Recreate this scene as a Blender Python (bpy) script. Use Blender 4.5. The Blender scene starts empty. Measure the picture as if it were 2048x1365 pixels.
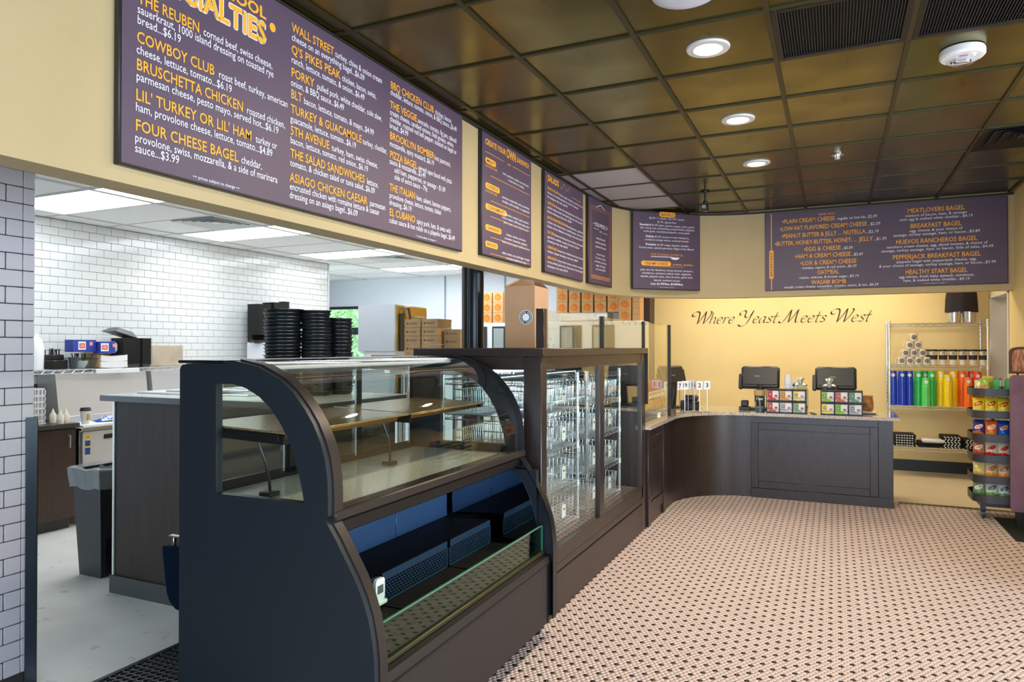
import bpy, bmesh, math, random
import numpy as np
from mathutils import Vector, Matrix
from mathutils.geometry import tessellate_polygon
random.seed(7)
SC = bpy.context.scene
COL = SC.collection
PI = math.pi

# ------------------------------------------------------------------ camera
cam_d = bpy.data.cameras.new('camera'); cam = bpy.data.objects.new('camera', cam_d); COL.objects.link(cam)
cam_d.sensor_fit = 'HORIZONTAL'; cam_d.sensor_width = 36.0; cam_d.lens = 36.0*1400/2048
cam.location = (0, 0, 1.6)
cam.rotation_euler = (PI/2 + math.radians(0.5525), 0, math.radians(24.7024))
cam_d.clip_start = 0.05; cam_d.clip_end = 200
SC.camera = cam
# ------------------------------------------------------------------ world, exposure
SC.view_settings.view_transform = 'Standard'
try: SC.view_settings.look = 'None'
except Exception: pass
SC.view_settings.gamma = 1.0
SC.view_settings.use_curve_mapping = False
SC.view_settings.exposure = 0.0
W = bpy.data.worlds.new('world'); SC.world = W; W.use_nodes = True
bg = W.node_tree.nodes['Background']
bg.inputs['Color'].default_value = (0.62, 0.78, 1.0, 1); bg.inputs['Strength'].default_value = 4.5

def area(name, loc, rot, sx, sy, power, col):
    d = bpy.data.lights.new(name, 'AREA'); d.shape = 'RECTANGLE'; d.size = sx; d.size_y = sy
    d.energy = power; d.color = col
    o = bpy.data.objects.new(name, d); COL.objects.link(o); o.location = loc; o.rotation_euler = rot
    return o
# daylight entering through the shop windows (behind the camera and in the right-hand wall)
area('daylight_front', (0.7, -2.9, 1.55), (PI/2, 0, 0), 5.0, 2.3, 140, (0.66, 0.82, 1.0))
area('daylight_right', (4.4, 2.2, 1.45), (PI/2, 0, PI/2), 5.4, 2.3, 290, (0.82, 0.91, 1.0))
area('daylight_kitchen', (-8.7, 7.2, 1.7), (PI/2, 0, -PI/2), 2.4, 1.5, 60, (0.85, 0.95, 1.0))

# ------------------------------------------------------------------ materials
def s2l(c):
    c = c/255.0
    return c/12.92 if c <= 0.04045 else ((c+0.055)/1.055)**2.4
def rgb(c): return (s2l(c[0]), s2l(c[1]), s2l(c[2]), 1)
MATS = {}
def M(name, col=(128,128,128), rough=0.5, metal=0.0, noise=None, bump=None, emit=None, spec=None, coat=0.0, stretch=None, trans=0.0, rnoise=None):
    if name in MATS: return MATS[name]
    m = bpy.data.materials.new(name); m.use_nodes = True; nt = m.node_tree; b = nt.nodes['Principled BSDF']
    b.inputs['Base Color'].default_value = rgb(col); b.inputs['Roughness'].default_value = rough
    b.inputs['Metallic'].default_value = metal
    if spec is not None: b.inputs['Specular IOR Level'].default_value = spec
    if coat: b.inputs['Coat Weight'].default_value = coat; b.inputs['Coat Roughness'].default_value = 0.08
    if trans: b.inputs['Transmission Weight'].default_value = trans
    tc = None
    if noise or bump or rnoise:
        tc = nt.nodes.new('ShaderNodeTexCoord'); mp = nt.nodes.new('ShaderNodeMapping')
        nt.links.new(tc.outputs['Object'], mp.inputs['Vector'])
        if stretch: mp.inputs['Scale'].default_value = stretch
    if noise:
        sc, col2, lo, hi = noise
        n = nt.nodes.new('ShaderNodeTexNoise'); n.inputs['Scale'].default_value = sc; n.inputs['Detail'].default_value = 4
        r = nt.nodes.new('ShaderNodeValToRGB'); r.color_ramp.elements[0].position = lo; r.color_ramp.elements[1].position = hi
        r.color_ramp.elements[0].color = rgb(col); r.color_ramp.elements[1].color = rgb(col2)
        nt.links.new(mp.outputs['Vector'], n.inputs['Vector']); nt.links.new(n.outputs['Fac'], r.inputs['Fac'])
        nt.links.new(r.outputs['Color'], b.inputs['Base Color'])
    if rnoise:
        sc, lo, hi = rnoise
        n = nt.nodes.new('ShaderNodeTexNoise'); n.inputs['Scale'].default_value = sc; n.inputs['Detail'].default_value = 3
        mr = nt.nodes.new('ShaderNodeMapRange'); mr.inputs['To Min'].default_value = lo; mr.inputs['To Max'].default_value = hi
        mr.inputs['From Min'].default_value = 0.3; mr.inputs['From Max'].default_value = 0.7
        nt.links.new(mp.outputs['Vector'], n.inputs['Vector']); nt.links.new(n.outputs['Fac'], mr.inputs['Value'])
        nt.links.new(mr.outputs['Result'], b.inputs['Roughness'])
    if bump:
        sc, st = bump
        n = nt.nodes.new('ShaderNodeTexNoise'); n.inputs['Scale'].default_value = sc; n.inputs['Detail'].default_value = 3
        bp = nt.nodes.new('ShaderNodeBump'); bp.inputs['Strength'].default_value = st; bp.inputs['Distance'].default_value = 0.01
        nt.links.new(mp.outputs['Vector'], n.inputs['Vector']); nt.links.new(n.outputs['Fac'], bp.inputs['Height'])
        nt.links.new(bp.outputs['Normal'], b.inputs['Normal'])
    if emit:
        b.inputs['Emission Color'].default_value = rgb(emit[0]); b.inputs['Emission Strength'].default_value = emit[1]
    MATS[name] = m; return m
def GL(name, tint=(240,250,246), ior=1.45, rough=0.0):
    if name in MATS: return MATS[name]
    m = bpy.data.materials.new(name); m.use_nodes = True; nt = m.node_tree; nt.nodes.clear()
    o = nt.nodes.new('ShaderNodeOutputMaterial'); mx = nt.nodes.new('ShaderNodeMixShader')
    t = nt.nodes.new('ShaderNodeBsdfTransparent'); g = nt.nodes.new('ShaderNodeBsdfGlossy'); f = nt.nodes.new('ShaderNodeFresnel')
    t.inputs['Color'].default_value = rgb(tint); g.inputs['Roughness'].default_value = rough; g.inputs['Color'].default_value = (1,1,1,1)
    gm = nt.nodes.new('ShaderNodeNewGeometry'); mr = nt.nodes.new('ShaderNodeMapRange')
    mr.inputs['To Min'].default_value = ior; mr.inputs['To Max'].default_value = 1/ior
    nt.links.new(gm.outputs['Backfacing'], mr.inputs['Value']); nt.links.new(mr.outputs['Result'], f.inputs['IOR'])
    nt.links.new(f.outputs[0], mx.inputs[0]); nt.links.new(t.outputs[0], mx.inputs[1]); nt.links.new(g.outputs[0], mx.inputs[2])
    nt.links.new(mx.outputs[0], o.inputs[0]); MATS[name] = m; return m

# ------------------------------------------------------------------ mesh builder
class MB:
    def __init__(s): s.v = []; s.f = []; s.m = []
    def add(s, vs, fs, m=0):
        o = len(s.v); s.v += [tuple(p) for p in vs]
        for f in fs: s.f.append(tuple(i+o for i in f)); s.m.append(m)
        return s
    def box(s, x0, y0, z0, x1, y1, z1, m=0, b=0.0, T=None):
        if x0 > x1: x0, x1 = x1, x0
        if y0 > y1: y0, y1 = y1, y0
        if z0 > z1: z0, z1 = z1, z0
        if b <= 0 or min(x1-x0, y1-y0, z1-z0) < 2.2*b:
            vs = [(x0,y0,z0),(x1,y0,z0),(x1,y1,z0),(x0,y1,z0),(x0,y0,z1),(x1,y0,z1),(x1,y1,z1),(x0,y1,z1)]
            fs = [(0,3,2,1),(4,5,6,7),(0,1,5,4),(1,2,6,5),(2,3,7,6),(3,0,4,7)]
        else:
            vs = []; idx = {}
            X = (x0,x1); Y = (y0,y1); Z = (z0,z1)
            for i in (0,1):
                for j in (0,1):
                    for k in (0,1):
                        sx, sy, sz = (1,-1)[i]*b, (1,-1)[j]*b, (1,-1)[k]*b
                        idx[(i,j,k,0)] = len(vs); vs.append((X[i], Y[j]+sy, Z[k]+sz))
                        idx[(i,j,k,1)] = len(vs); vs.append((X[i]+sx, Y[j], Z[k]+sz))
                        idx[(i,j,k,2)] = len(vs); vs.append((X[i]+sx, Y[j]+sy, Z[k]))
            fs = []
            g = lambda i,j,k,a: idx[(i,j,k,a)]
            for i in (0,1): fs.append([g(i,0,0,0),g(i,1,0,0),g(i,1,1,0),g(i,0,1,0)])
            for j in (0,1): fs.append([g(0,j,0,1),g(1,j,0,1),g(1,j,1,1),g(0,j,1,1)])
            for k in (0,1): fs.append([g(0,0,k,2),g(1,0,k,2),g(1,1,k,2),g(0,1,k,2)])
            for j in (0,1):
                for k in (0,1): fs.append([g(0,j,k,1),g(1,j,k,1),g(1,j,k,2),g(0,j,k,2)])
            for i in (0,1):
                for k in (0,1): fs.append([g(i,0,k,0),g(i,1,k,0),g(i,1,k,2),g(i,0,k,2)])
            for i in (0,1):
                for j in (0,1): fs.append([g(i,j,0,0),g(i,j,1,0),g(i,j,1,1),g(i,j,0,1)])
            for i in (0,1):
                for j in (0,1):
                    for k in (0,1): fs.append([g(i,j,k,0),g(i,j,k,1),g(i,j,k,2)])
            c = Vector(((x0+x1)/2,(y0+y1)/2,(z0+z1)/2))
            out = []
            for f in fs:
                p = [Vector(vs[q]) for q in f]; n = (p[1]-p[0]).cross(p[2]-p[0]); ce = sum(p, Vector())/len(p)
                out.append(tuple(f) if n.dot(ce-c) > 0 else tuple(reversed(f)))
            fs = out
        if T: vs = [T @ Vector(p) for p in vs]
        return s.add(vs, fs, m)
    def tube(s, pts, r, n=8, m=0, caps=True, closed=False):
        P = [Vector(p) for p in pts]; L = len(P); R = r if isinstance(r, (list,tuple)) else [r]*L
        vs = []; up = None
        for i in range(L):
            if closed: t = (P[(i+1)%L]-P[i-1])
            else: t = (P[min(i+1,L-1)]-P[max(i-1,0)])
            t.normalize()
            if up is None:
                a = Vector((0,0,1)) if abs(t.z) < 0.9 else Vector((1,0,0)); up = (a - t*a.dot(t)).normalized()
            else:
                up = (up - t*up.dot(t))
                up = up.normalized() if up.length > 1e-6 else t.orthogonal().normalized()
            w = t.cross(up)
            for k in range(n):
                a = 2*PI*k/n; vs.append(P[i] + (up*math.cos(a)+w*math.sin(a))*R[i])
        fs = []
        for i in range(L if closed else L-1):
            j = (i+1) % L
            for k in range(n): fs.append((i*n+k, i*n+(k+1)%n, j*n+(k+1)%n, j*n+k))
        if caps and not closed: fs.append(tuple(range(n-1,-1,-1))); fs.append(tuple((L-1)*n+k for k in range(n)))
        return s.add(vs, fs, m)
    def cyl(s, x, y, z0, z1, r, r1=None, n=24, m=0): return s.tube([(x,y,z0),(x,y,z1)], [r, r if r1 is None else r1], n, m)
    def lathe(s, prof, cx=0, cy=0, cz=0, n=24, m=0, cap=True, mats=None):
        vs = [(cx+r*math.cos(2*PI*k/n), cy+r*math.sin(2*PI*k/n), cz+z) for r, z in prof for k in range(n)]
        o = len(s.v); s.v += vs
        for i in range(len(prof)-1):
            for k in range(n):
                s.f.append((o+i*n+k, o+i*n+(k+1)%n, o+(i+1)*n+(k+1)%n, o+(i+1)*n+k)); s.m.append(mats[i] if mats else m)
        if cap:
            if prof[0][0] > 1e-5: s.f.append(tuple(o+k for k in range(n-1,-1,-1))); s.m.append(mats[0] if mats else m)
            if prof[-1][0] > 1e-5: s.f.append(tuple(o+(len(prof)-1)*n+k for k in range(n))); s.m.append(mats[-1] if mats else m)
        return s
    def prism(s, poly, fn, d0, d1, m=0, holes=()):
        # poly: 2-D outline (optionally with holes); fn(u, v, d) -> point
        loops = [list(poly)] + [list(h) for h in holes]
        flat = [p for l in loops for p in l]; N = len(flat)
        tris = tessellate_polygon([[Vector((p[0],p[1],0)) for p in l] for l in loops])
        vs = [fn(p[0],p[1],d0) for p in flat] + [fn(p[0],p[1],d1) for p in flat]
        fs = []
        for t in tris:
            fs.append((t[0],t[1],t[2])); fs.append((t[2]+N,t[1]+N,t[0]+N))
        o = 0
        for l in loops:
            k = len(l)
            for i in range(k): j = (i+1)%k; fs.append((o+i,o+j,o+j+N,o+i+N))
            o += k
        return s.add(vs, fs, m)
    def strip(s, pa, pb, m=0):
        n = len(pa); return s.add(list(pa)+list(pb), [(i,i+1,n+i+1,n+i) for i in range(n-1)], m)
    def build(s, name, mats, parent=None, smooth=True, fix=True, loc=None, rz=0.0, ang=38):
        me = bpy.data.meshes.new(name)
        me.from_pydata([tuple(v) for v in s.v], [], s.f)
        if not isinstance(mats, (list,tuple)): mats = [mats]
        for mt in mats: me.materials.append(mt)
        if len(mats) > 1: me.polygons.foreach_set('material_index', s.m)
        if fix and len(s.f) < 60000:
            bm = bmesh.new(); bm.from_mesh(me); bmesh.ops.recalc_face_normals(bm, faces=bm.faces[:]); bm.to_mesh(me); bm.free()
        if smooth:
            me.polygons.foreach_set('use_smooth', [True]*len(me.polygons))
            try: me.set_sharp_from_angle(angle=math.radians(ang))
            except Exception: pass
        me.update()
        o = bpy.data.objects.new(name, me); COL.objects.link(o)
        if parent: o.parent = parent
        if loc: o.location = loc
        if rz: o.rotation_euler = (0,0,rz)
        return o
def tag(o, label=None, cat=None, group=None, kind=None):
    if label: o['label'] = label
    if cat: o['category'] = cat
    if group: o['group'] = group
    if kind: o['kind'] = kind
    return o
def root(name, loc, rz=0.0, label=None, cat=None, group=None, rot=None):
    o = bpy.data.objects.new(name, None); COL.objects.link(o); o.empty_display_size = 0.1
    o.location = loc; o.rotation_euler = rot if rot else (0,0,rz)
    return tag(o, label, cat, group)
CH = {}
def reg(r, *parts): CH[r.name] = parts
def copy_tree(o, parent=None):
    c = o.copy(); COL.objects.link(c)
    if parent: c.parent = parent
    for ch in list(o.children): copy_tree(ch, c)
    return c
def clone(o, loc=None, rz=None, label=None, group=None, rot=None):
    c = copy_tree(o)
    if loc is not None: c.location = loc
    if rz is not None: c.rotation_euler = (0,0,rz)
    if rot is not None: c.rotation_euler = rot
    if label: c['label'] = label
    if group: c['group'] = group
    return c
def remesh_mat(o, mats):
    o.data = o.data.copy()
    for i, mt in enumerate(mats): o.data.materials[i] = mt
ORD = ['first','second','third','fourth','fifth','sixth','seventh','eighth','ninth','tenth','eleventh','twelfth','thirteenth','fourteenth','fifteenth','sixteenth','seventeenth','eighteenth','nineteenth','twentieth']
def nth(k, n):
    # place in a stack, counted from whichever end is nearer
    if k == n-1: return 'topmost'
    if k == 0: return 'lowest'
    if n-1-k < n/2: t = n-1-k; e = 'top'
    else: t = k; e = 'bottom'
    return (ORD[t] if t < 20 else str(t+1)+'th') + ' from the ' + e
def arc(cx, cy, r, a0, a1, n):
    return [(cx+r*math.cos(math.radians(a0+(a1-a0)*i/n)), cy+r*math.sin(math.radians(a0+(a1-a0)*i/n))) for i in range(n+1)]

# ------------------------------------------------------------------ flat lettering from the built-in font
GLY = {}
def make_glyphs():
    chars = sorted(set("ABCDEFGHIJKLMNOPQRSTUVWXYZabcdefghijklmnopqrstuvwxyz0123456789.,&'$-+/;:()\u2022\u00f1\u00bd\u00a2* |"))
    tmp = []
    for bold in (0, 1, 2):
        for ch in chars:
            for body in (ch, ch+'|'):
                cu = bpy.data.curves.new('glyph', 'FONT'); cu.body = body; cu.resolution_u = 2; cu.offset = (0.002, 0.009, 0.026)[bold]
                ob = bpy.data.objects.new('glyph', cu); COL.objects.link(ob); tmp.append((bold, ch, body, ob))
    dg = bpy.context.evaluated_depsgraph_get(); dg.update()
    mx = {}
    for bold, ch, body, ob in tmp:
        me = bpy.data.meshes.new_from_object(ob.evaluated_get(dg))
        vs = [(v.co.x, v.co.y) for v in me.vertices]
        if len(body) == 1: GLY[(bold, ch)] = [vs, [tuple(p.vertices) for p in me.polygons], 0.0]
        else: mx[(bold, ch)] = max(v[0] for v in vs)
        bpy.data.meshes.remove(me)
    for bold in (0, 1, 2):
        bar = max(v[0] for v in GLY[(bold, '|')][0])
        for ch in chars: GLY[(bold, ch)][2] = mx[(bold, ch)] - bar
    for *_, ob in tmp:
        cu = ob.data; bpy.data.objects.remove(ob); bpy.data.curves.remove(cu)
make_glyphs()
CAPH = max(v[1] for v in GLY[(0,'H')][0])
def text(mb, s, fn, x, y, cap, w=None, al='L', bold=0, m=0, shear=0.0, track=0.0, sxy=1.0):
    k = cap/CAPH
    nat = sum(GLY[(bold,c)][2] for c in s)*k*sxy + track*(len(s)-1)
    sx = k*sxy; tr = track
    if w: sx = k*sxy*w/nat; tr = track*w/nat; nat = w
    if al == 'C': x -= nat/2
    elif al == 'R': x -= nat
    for c in s:
        vs, fs, adv = GLY[(bold,c)]
        if fs: mb.add([fn(x+v[0]*sx+v[1]*k*shear, y+v[1]*k) for v in vs], fs, m)
        x += adv*sx + tr
    return x
def rrect(x0, y0, x1, y1, r, n=5):
    p = []
    for cx, cy, a in ((x1-r,y0+r,-90),(x1-r,y1-r,0),(x0+r,y1-r,90),(x0+r,y0+r,180)):
        p += [(cx+r*math.cos(math.radians(a+90*i/n)), cy+r*math.sin(math.radians(a+90*i/n))) for i in range(n+1)]
    return p
# ------------------------------------------------------------------ shared materials
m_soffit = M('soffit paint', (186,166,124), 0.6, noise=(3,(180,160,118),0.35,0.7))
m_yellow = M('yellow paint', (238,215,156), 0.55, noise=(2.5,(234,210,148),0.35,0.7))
m_white_paint = M('cool white paint', (222,228,234), 0.6)
m_kceil = M('white ceiling board', (244,245,243), 0.8, bump=(60,0.1))
m_wtile = M('glazed white tile', (224,226,222), 0.12, bump=(6,0.03))
m_grout_lt = M('grey grout', (112,110,104), 0.9)
m_grout_dk = M('dark grout', (48,42,38), 0.9)
m_ntile = M('glazed grey white tile', (184,181,187), 0.13, bump=(6,0.04))
m_ceil = M('bronze ceiling tile', (124,113,57), 0.22, 0.9, noise=(2.2,(104,94,50),0.3,0.7), rnoise=(3,0.20,0.28))
m_tee = M('bronze ceiling tee', (66,61,38), 0.4, 0.6)
m_black = M('black metal', (22,22,24), 0.4, 0.3)
m_wood = M('espresso wood', (35,27,25), 0.30, noise=(9,(52,40,36),0.3,0.75), stretch=(6,6,0.7), spec=0.6)
m_woodh = M('espresso wood rail', (35,27,23), 0.36, noise=(9,(50,38,32),0.3,0.75), stretch=(4,0.6,5), spec=0.5)
m_chrome = M('chrome wire', (226,232,236), 0.22, 0.85)
m_steel = M('brushed steel', (190,190,188), 0.28, 1.0, bump=(90,0.04), stretch=(1,20,1))
m_steelw = M('pale steel panel', (205,203,200), 0.4, 0.55)
m_kraft = M('kraft card', (196,158,112), 0.85, noise=(12,(184,146,100),0.3,0.7))
m_kraft2 = M('light kraft card', (206,164,112), 0.8, noise=(12,(196,152,100),0.3,0.7))
m_whitep = M('white plastic', (232,232,230), 0.4)
m_blackp = M('black plastic', (22,22,24), 0.35)
m_paper = M('white paper', (240,238,232), 0.85)
m_glass = GL('clear glass', (248,252,250)); m_glassg = GL('green edge glass', (205,238,222))
m_glassy = GL('guard glass', (250,250,242), 1.32)
m_gedge = M('glass edge', (84,140,118), 0.2)

# ------------------------------------------------------------------ floors
def plane_obj(name, x0, y0, x1, y1, z0, z1, mt, kind='structure', parent=None):
    return tag(MB().box(x0,y0,z0,x1,y1,z1).build(name, mt, parent), kind=kind)
m_fbase = M('floor grout', (158,138,128), 0.85)
floor = plane_obj('floor', -1.9, -3.0, 5.0, 8.2, -0.12, -0.0015, m_fbase)
P_ = 0.0258
def hexes(name, want, mt, parent):
    R = (P_-0.0019)/math.sqrt(3)
    ox, oy = -1.264, 3.226
    rows = range(int((2.0-oy)/(P_*0.8660254))-2, int((8.19-oy)/(P_*0.8660254))+1)
    cs = []
    for j in rows:
        y = oy + j*P_*0.8660254
        if not (2.0 < y < 8.185): continue
        off = (j % 2)*0.5*P_
        i0 = int((-1.62-ox)/P_)-1; i1 = int((0.2*y+1.15-ox)/P_)+1
        for i in range(i0, i1):
            x = ox + off + i*P_
            if x > 1.58: continue
            # cut back where the counter stands
            if j % 2 == 0 and (i + (2 if (j//2) % 2 else 0)) % 4 == 0: k = 1
            else: k = 0
            if k == want: cs.append((x, y))
    cs = np.array(cs); n = len(cs)
    a = np.radians(np.arange(6)*60+30)
    hx = np.stack([np.cos(a)*R, np.sin(a)*R], 1)
    v = np.zeros((n, 12, 3), np.float32)
    v[:, :6, :2] = cs[:, None, :] + hx*0.93; v[:, :6, 2] = 0.0
    v[:, 6:, :2] = cs[:, None, :] + hx; v[:, 6:, 2] = -0.0016
    me = bpy.data.meshes.new(name)
    me.vertices.add(n*12); me.vertices.foreach_set('co', v.ravel())
    base = np.arange(n)[:, None]*12
    top = base + np.arange(6)[None, :]
    k = np.arange(6)
    q = np.stack([6+k, 6+(k+1) % 6, (k+1) % 6, k], 1).ravel()[None, :] + base
    loops = np.concatenate([top, q], 1).ravel().astype(np.int32)
    starts = (np.arange(n)[:, None]*30 + np.concatenate([[0], 6+4*np.arange(6)])[None, :]).ravel().astype(np.int32)
    tot = np.tile(np.array([6]+[4]*6, np.int32), n)
    me.loops.add(len(loops)); me.loops.foreach_set('vertex_index', loops)
    me.polygons.add(len(starts)); me.polygons.foreach_set('loop_start', starts); me.polygons.foreach_set('loop_total', tot)
    me.update(calc_edges=True); me.validate(); me.materials.append(mt)
    o = bpy.data.objects.new(name, me); COL.objects.link(o); o.parent = parent; tag(o, kind='stuff'); return o
m_hexw = M('pale hex tile', (208,188,182), 0.32, noise=(9,(200,179,173),0.3,0.7))
m_hexb = M('dark hex tile', (44,36,30), 0.25)
hexes('hex_tile', 0, m_hexw, floor)
hexes('dark_hex_tile', 1, m_hexb, floor)
floor2 = plane_obj('floor', -1.9, 8.2, 5.0, 10.6, -0.12, 0.0, M('tan vinyl', (214,200,172), 0.35, noise=(2,(204,190,164),0.3,0.7)))
tl = MB().box(-0.023,-0.04,-0.004,0.023,0.04,0.003,b=0.001)
t0 = tl.build('border_tile', M('dark border tile', (50,46,38), 0.3), floor2); t0.location = (0.62, 8.245, 0)
for i in range(1, 20):
    c = t0.copy(); COL.objects.link(c); c.location = (0.62+i*0.0505, 8.245, 0)
kfloor = plane_obj('floor', -9.6, -3.0, -1.9, 10.6, -0.12, 0.0, M('grey white vinyl', (232,230,220), 0.34, noise=(3.5,(220,218,208),0.35,0.72), rnoise=(6,0.25,0.45)))
m_kt = M('black floor tile', (34,36,36), 0.2)
k0 = MB().box(-0.047,-0.047,-0.004,0.047,0.047,0.004,b=0.0015).build('border_tile', m_kt, kfloor); k0.location = (-3.40, 2.06, 0)
for i in range(0, 12):
    for j in range(4):
        if i == 0 and j == 0: continue
        c = k0.copy(); COL.objects.link(c); c.location = (-3.40+i*0.1, 2.06-j*0.1, 0)
tag(MB().box(-3.455,1.7,0.0,-2.25,2.112,0.0015).build('trim_1', m_paper), kind='structure')

# ------------------------------------------------------------------ customer-side ceiling
ceiling = plane_obj('ceiling', -2.3, -3.0, 5.0, 8.3, 3.16, 3.24, M('ceiling void', (20,19,16), 0.9))
GX = [-2.10+0.61*i for i in range(0, 12)]; GY = [-2.775+0.61*j for j in range(0, 19)]
tm = MB().box(-0.2975,-0.2975,0,0.2975,0.2975,0.012,b=0.003).build('ceiling_tile', m_ceil, ceiling)
m_pale = M('pale ceiling tile', (176,172,176), 0.6)
tmw = None
first = True
def cell(i, j): return (GX[i]+0.305, GY[j]+0.305)
VENT = {(3,10), (4,10)}; DIFF = {(5,14)}
for i in range(0, 11):
    for j in range(0, 18):
        cx, cy = cell(i, j)
        if (i, j) in VENT or (i, j) in DIFF: continue
        if cx > 1.62 and cy > 6.4: continue
        if i == 0 and j in (14,15,16):
            if tmw is None:
                tmw = tm.copy(); tmw.data = tm.data.copy(); tmw.data.materials[0] = m_pale; COL.objects.link(tmw); o = tmw
                o['label'] = 'pale grey ceiling tile'
            else: o = tmw.copy(); COL.objects.link(o)
        elif first: o = tm; first = False
        else: o = tm.copy(); COL.objects.link(o)
        o.location = (cx, cy, 3.124)
# part tiles along the soffit
for a, b_, mt in ((-3.0, 5.74, m_ceil), (5.765, 6.35, m_pale), (6.375, 6.96, m_pale)):
    MB().box(-2.205,a,3.124,-2.115,b_,3.136).build('edge_tile', mt, ceiling)
for x in GX[:11]:
    MB().box(x-0.012,-3.0,3.113,x+0.012,8.24,3.123).build('grid_runner', m_tee, ceiling)
for y in GY:
    if y > 8.2: continue
    MB().box(-2.195,y-0.010,3.114,4.6,y+0.010,3.1235).build('grid_runner', m_tee, ceiling)
# ------------------------------------------------------------------ soffit
outer = [(-2.21,-3.0),(-2.21,2.0),(-2.21,5.0)] + [(x,y) for x,y in arc(-0.71,6.75,1.50,180,90,20)] + [(1.60,8.25)]
inner = [(-2.35,-3.0),(-2.35,2.0),(-2.35,5.0)] + [(x,y) for x,y in arc(-0.71,6.75,1.64,180,90,20)] + [(1.60,8.39)]
def path_slab(mb, o_, i_, z0, z1, m=0):
    n = len(o_)
    vs = [(x,y,z0) for x,y in o_]+[(x,y,z1) for x,y in o_]+[(x,y,z0) for x,y in i_]+[(x,y,z1) for x,y in i_]
    fs = []
    for k in range(n-1):
        fs += [(k,k+1,n+k+1,n+k),(2*n+k,3*n+k,3*n+k+1,2*n+k+1),(k,2*n+k,2*n+k+1,k+1),(n+k,n+k+1,3*n+k+1,3*n+k)]
    fs += [(0,n,3*n,2*n),(n-1,3*n-1,4*n-1,2*n-1)]
    return mb.add(vs, fs, m)
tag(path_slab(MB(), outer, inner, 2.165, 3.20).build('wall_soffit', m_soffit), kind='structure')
o2 = [(-2.19,-3.0),(-2.19,5.0)]+arc(-0.71,6.75,1.48,180,90,20)+[(1.6,8.23)]
i2 = [(-2.21,-3.0),(-2.21,5.0)]+arc(-0.71,6.75,1.50,180,90,20)+[(1.6,8.25)]
tag(path_slab(MB(), o2, i2, 3.098, 3.118).build('trim_2', M('dark ceiling edge', (40,34,22), 0.6)), kind='structure')

# ------------------------------------------------------------------ kitchen ceiling, lights, diffusers
kceil = plane_obj('ceiling', -9.6, -3.0, -2.35, 10.6, 2.865, 2.95, M('plenum', (150,150,150), 0.9))
KX = [-6.49, -5.27, -4.05, -2.83]; KY0 = 3.56
t = MB().box(-0.602,-0.297,0,0.602,0.297,0.012,b=0.003).build('ceiling_tile', m_kceil, kceil); fst = True
for i in range(-2, 3):
    for j in range(-7, 12):
        x0 = -6.49+1.22*i; y0 = KY0+0.61*j
        if i in (0,1) and j in (0,3,6,9): continue
        if (i == 0 and j in (2,7)):
            # half tile beside the air diffuser
            MB().box(x0+0.01,y0+0.01,2.843,x0+0.60,y0+0.60,2.855).build('half_tile', m_kceil, kceil); continue
        o = t if fst else t.copy()
        if not fst: COL.objects.link(o)
        fst = False; o.location = (x0+0.61, y0+0.305, 2.843)
MB().box(-2.83+0.005,-0.7,2.843,-2.36,10.4,2.855).build('edge_tile', m_kceil, kceil)
m_kt2 = M('white tee', (214,214,212), 0.5)
for i in range(-2, 4):
    MB().box(-6.49+1.22*i-0.012,-0.7,2.832,-6.49+1.22*i+0.012,10.44,2.8425).build('grid_runner', m_kt2, kceil)
for j in range(-7, 12):
    MB().box(-9.0,KY0+0.61*j-0.009,2.839,-2.36,KY0+0.61*j+0.009,2.8428).build('grid_runner', m_kt2, kceil)
kl = root('ceiling_light', (-5.88, KY0+0.305, 2.84), label='x', cat='ceiling light')
f = MB()
for a in ((-0.60,-0.295,-0.58,0.295),(0.58,-0.295,0.60,0.295),(-0.58,-0.295,0.58,-0.277),(-0.58,0.277,0.58,0.295)): f.box(a[0],a[1],-0.006,a[2],a[3],0.02,b=0.002)
f.build('frame', m_kt2, kl)
MB().box(-0.58,-0.277,0.0,0.58,0.277,0.012).build('diffuser', M('lit panel', (250,252,255), 0.6, emit=((240,246,255), 9.2)), kl)
names = {(0,0):'nearest bright lay-in ceiling light over the tiled kitchen wall', (1,0):'nearest bright ceiling light, the strip beside the yellow soffit',
 (0,3):'second bright lay-in ceiling light from the near end, by the tiled wall', (1,3):'second bright ceiling light from the near end, next to the soffit edge',
 (0,6):'third bright lay-in ceiling light, near the end of the tiled wall', (1,6):'third bright ceiling light from the near end, next to the soffit edge',
 (0,9):'farthest kitchen ceiling light, over the window side', (1,9):'farthest kitchen ceiling light, seen beside the black column'}
fst = True
for i in (0,1):
    for j in (0,3,6,9):
        o = kl if fst else clone(kl); fst = False
        o.location = (-6.49+1.22*i+0.61, KY0+0.61*j+0.305, 2.84); o['label'] = names[(i,j)]; o['group'] = 'kitchen ceiling lights'
def diffuser(name, loc, half, mts, label, grp, n=4):
    r = root(name, loc, label=label, cat='air vent', group=grp)
    MB().box(-half,-half,0.012,half,half,0.02).build('backing', mts[1], r)
    for k in range(n):
        a = half*(1-k/(n+0.3)); b = a-half*0.10; f = MB()
        z = -0.012+0.004*k
        o_ = [(-a,-a),(a,-a),(a,a),(-a,a)]; i_ = [(-b,-b),(b,-b),(b,b),(-b,b)]
        vs = [(x,y,z) for x,y in o_]+[(x*1.0,y*1.0,z+0.022) for x,y in i_]+[(x,y,z+0.004) for x,y in o_]+[(x,y,z+0.026) for x,y in i_]
        fs = []
        for q in range(4):
            w = (q+1)%4; fs += [(q,w,4+w,4+q),(8+q,12+q,12+w,8+w),(q,8+q,8+w,w),(4+q,4+w,12+w,12+q)]
        f.add(vs, fs); f.build('louvre', mts[0], r, smooth=False)
    c = half*(1-(n-1)/(n+0.3))*0.55
    MB().box(-c,-c,-0.002,c,c,0.004).build('centre_plate', mts[0], r)
    return r
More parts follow.
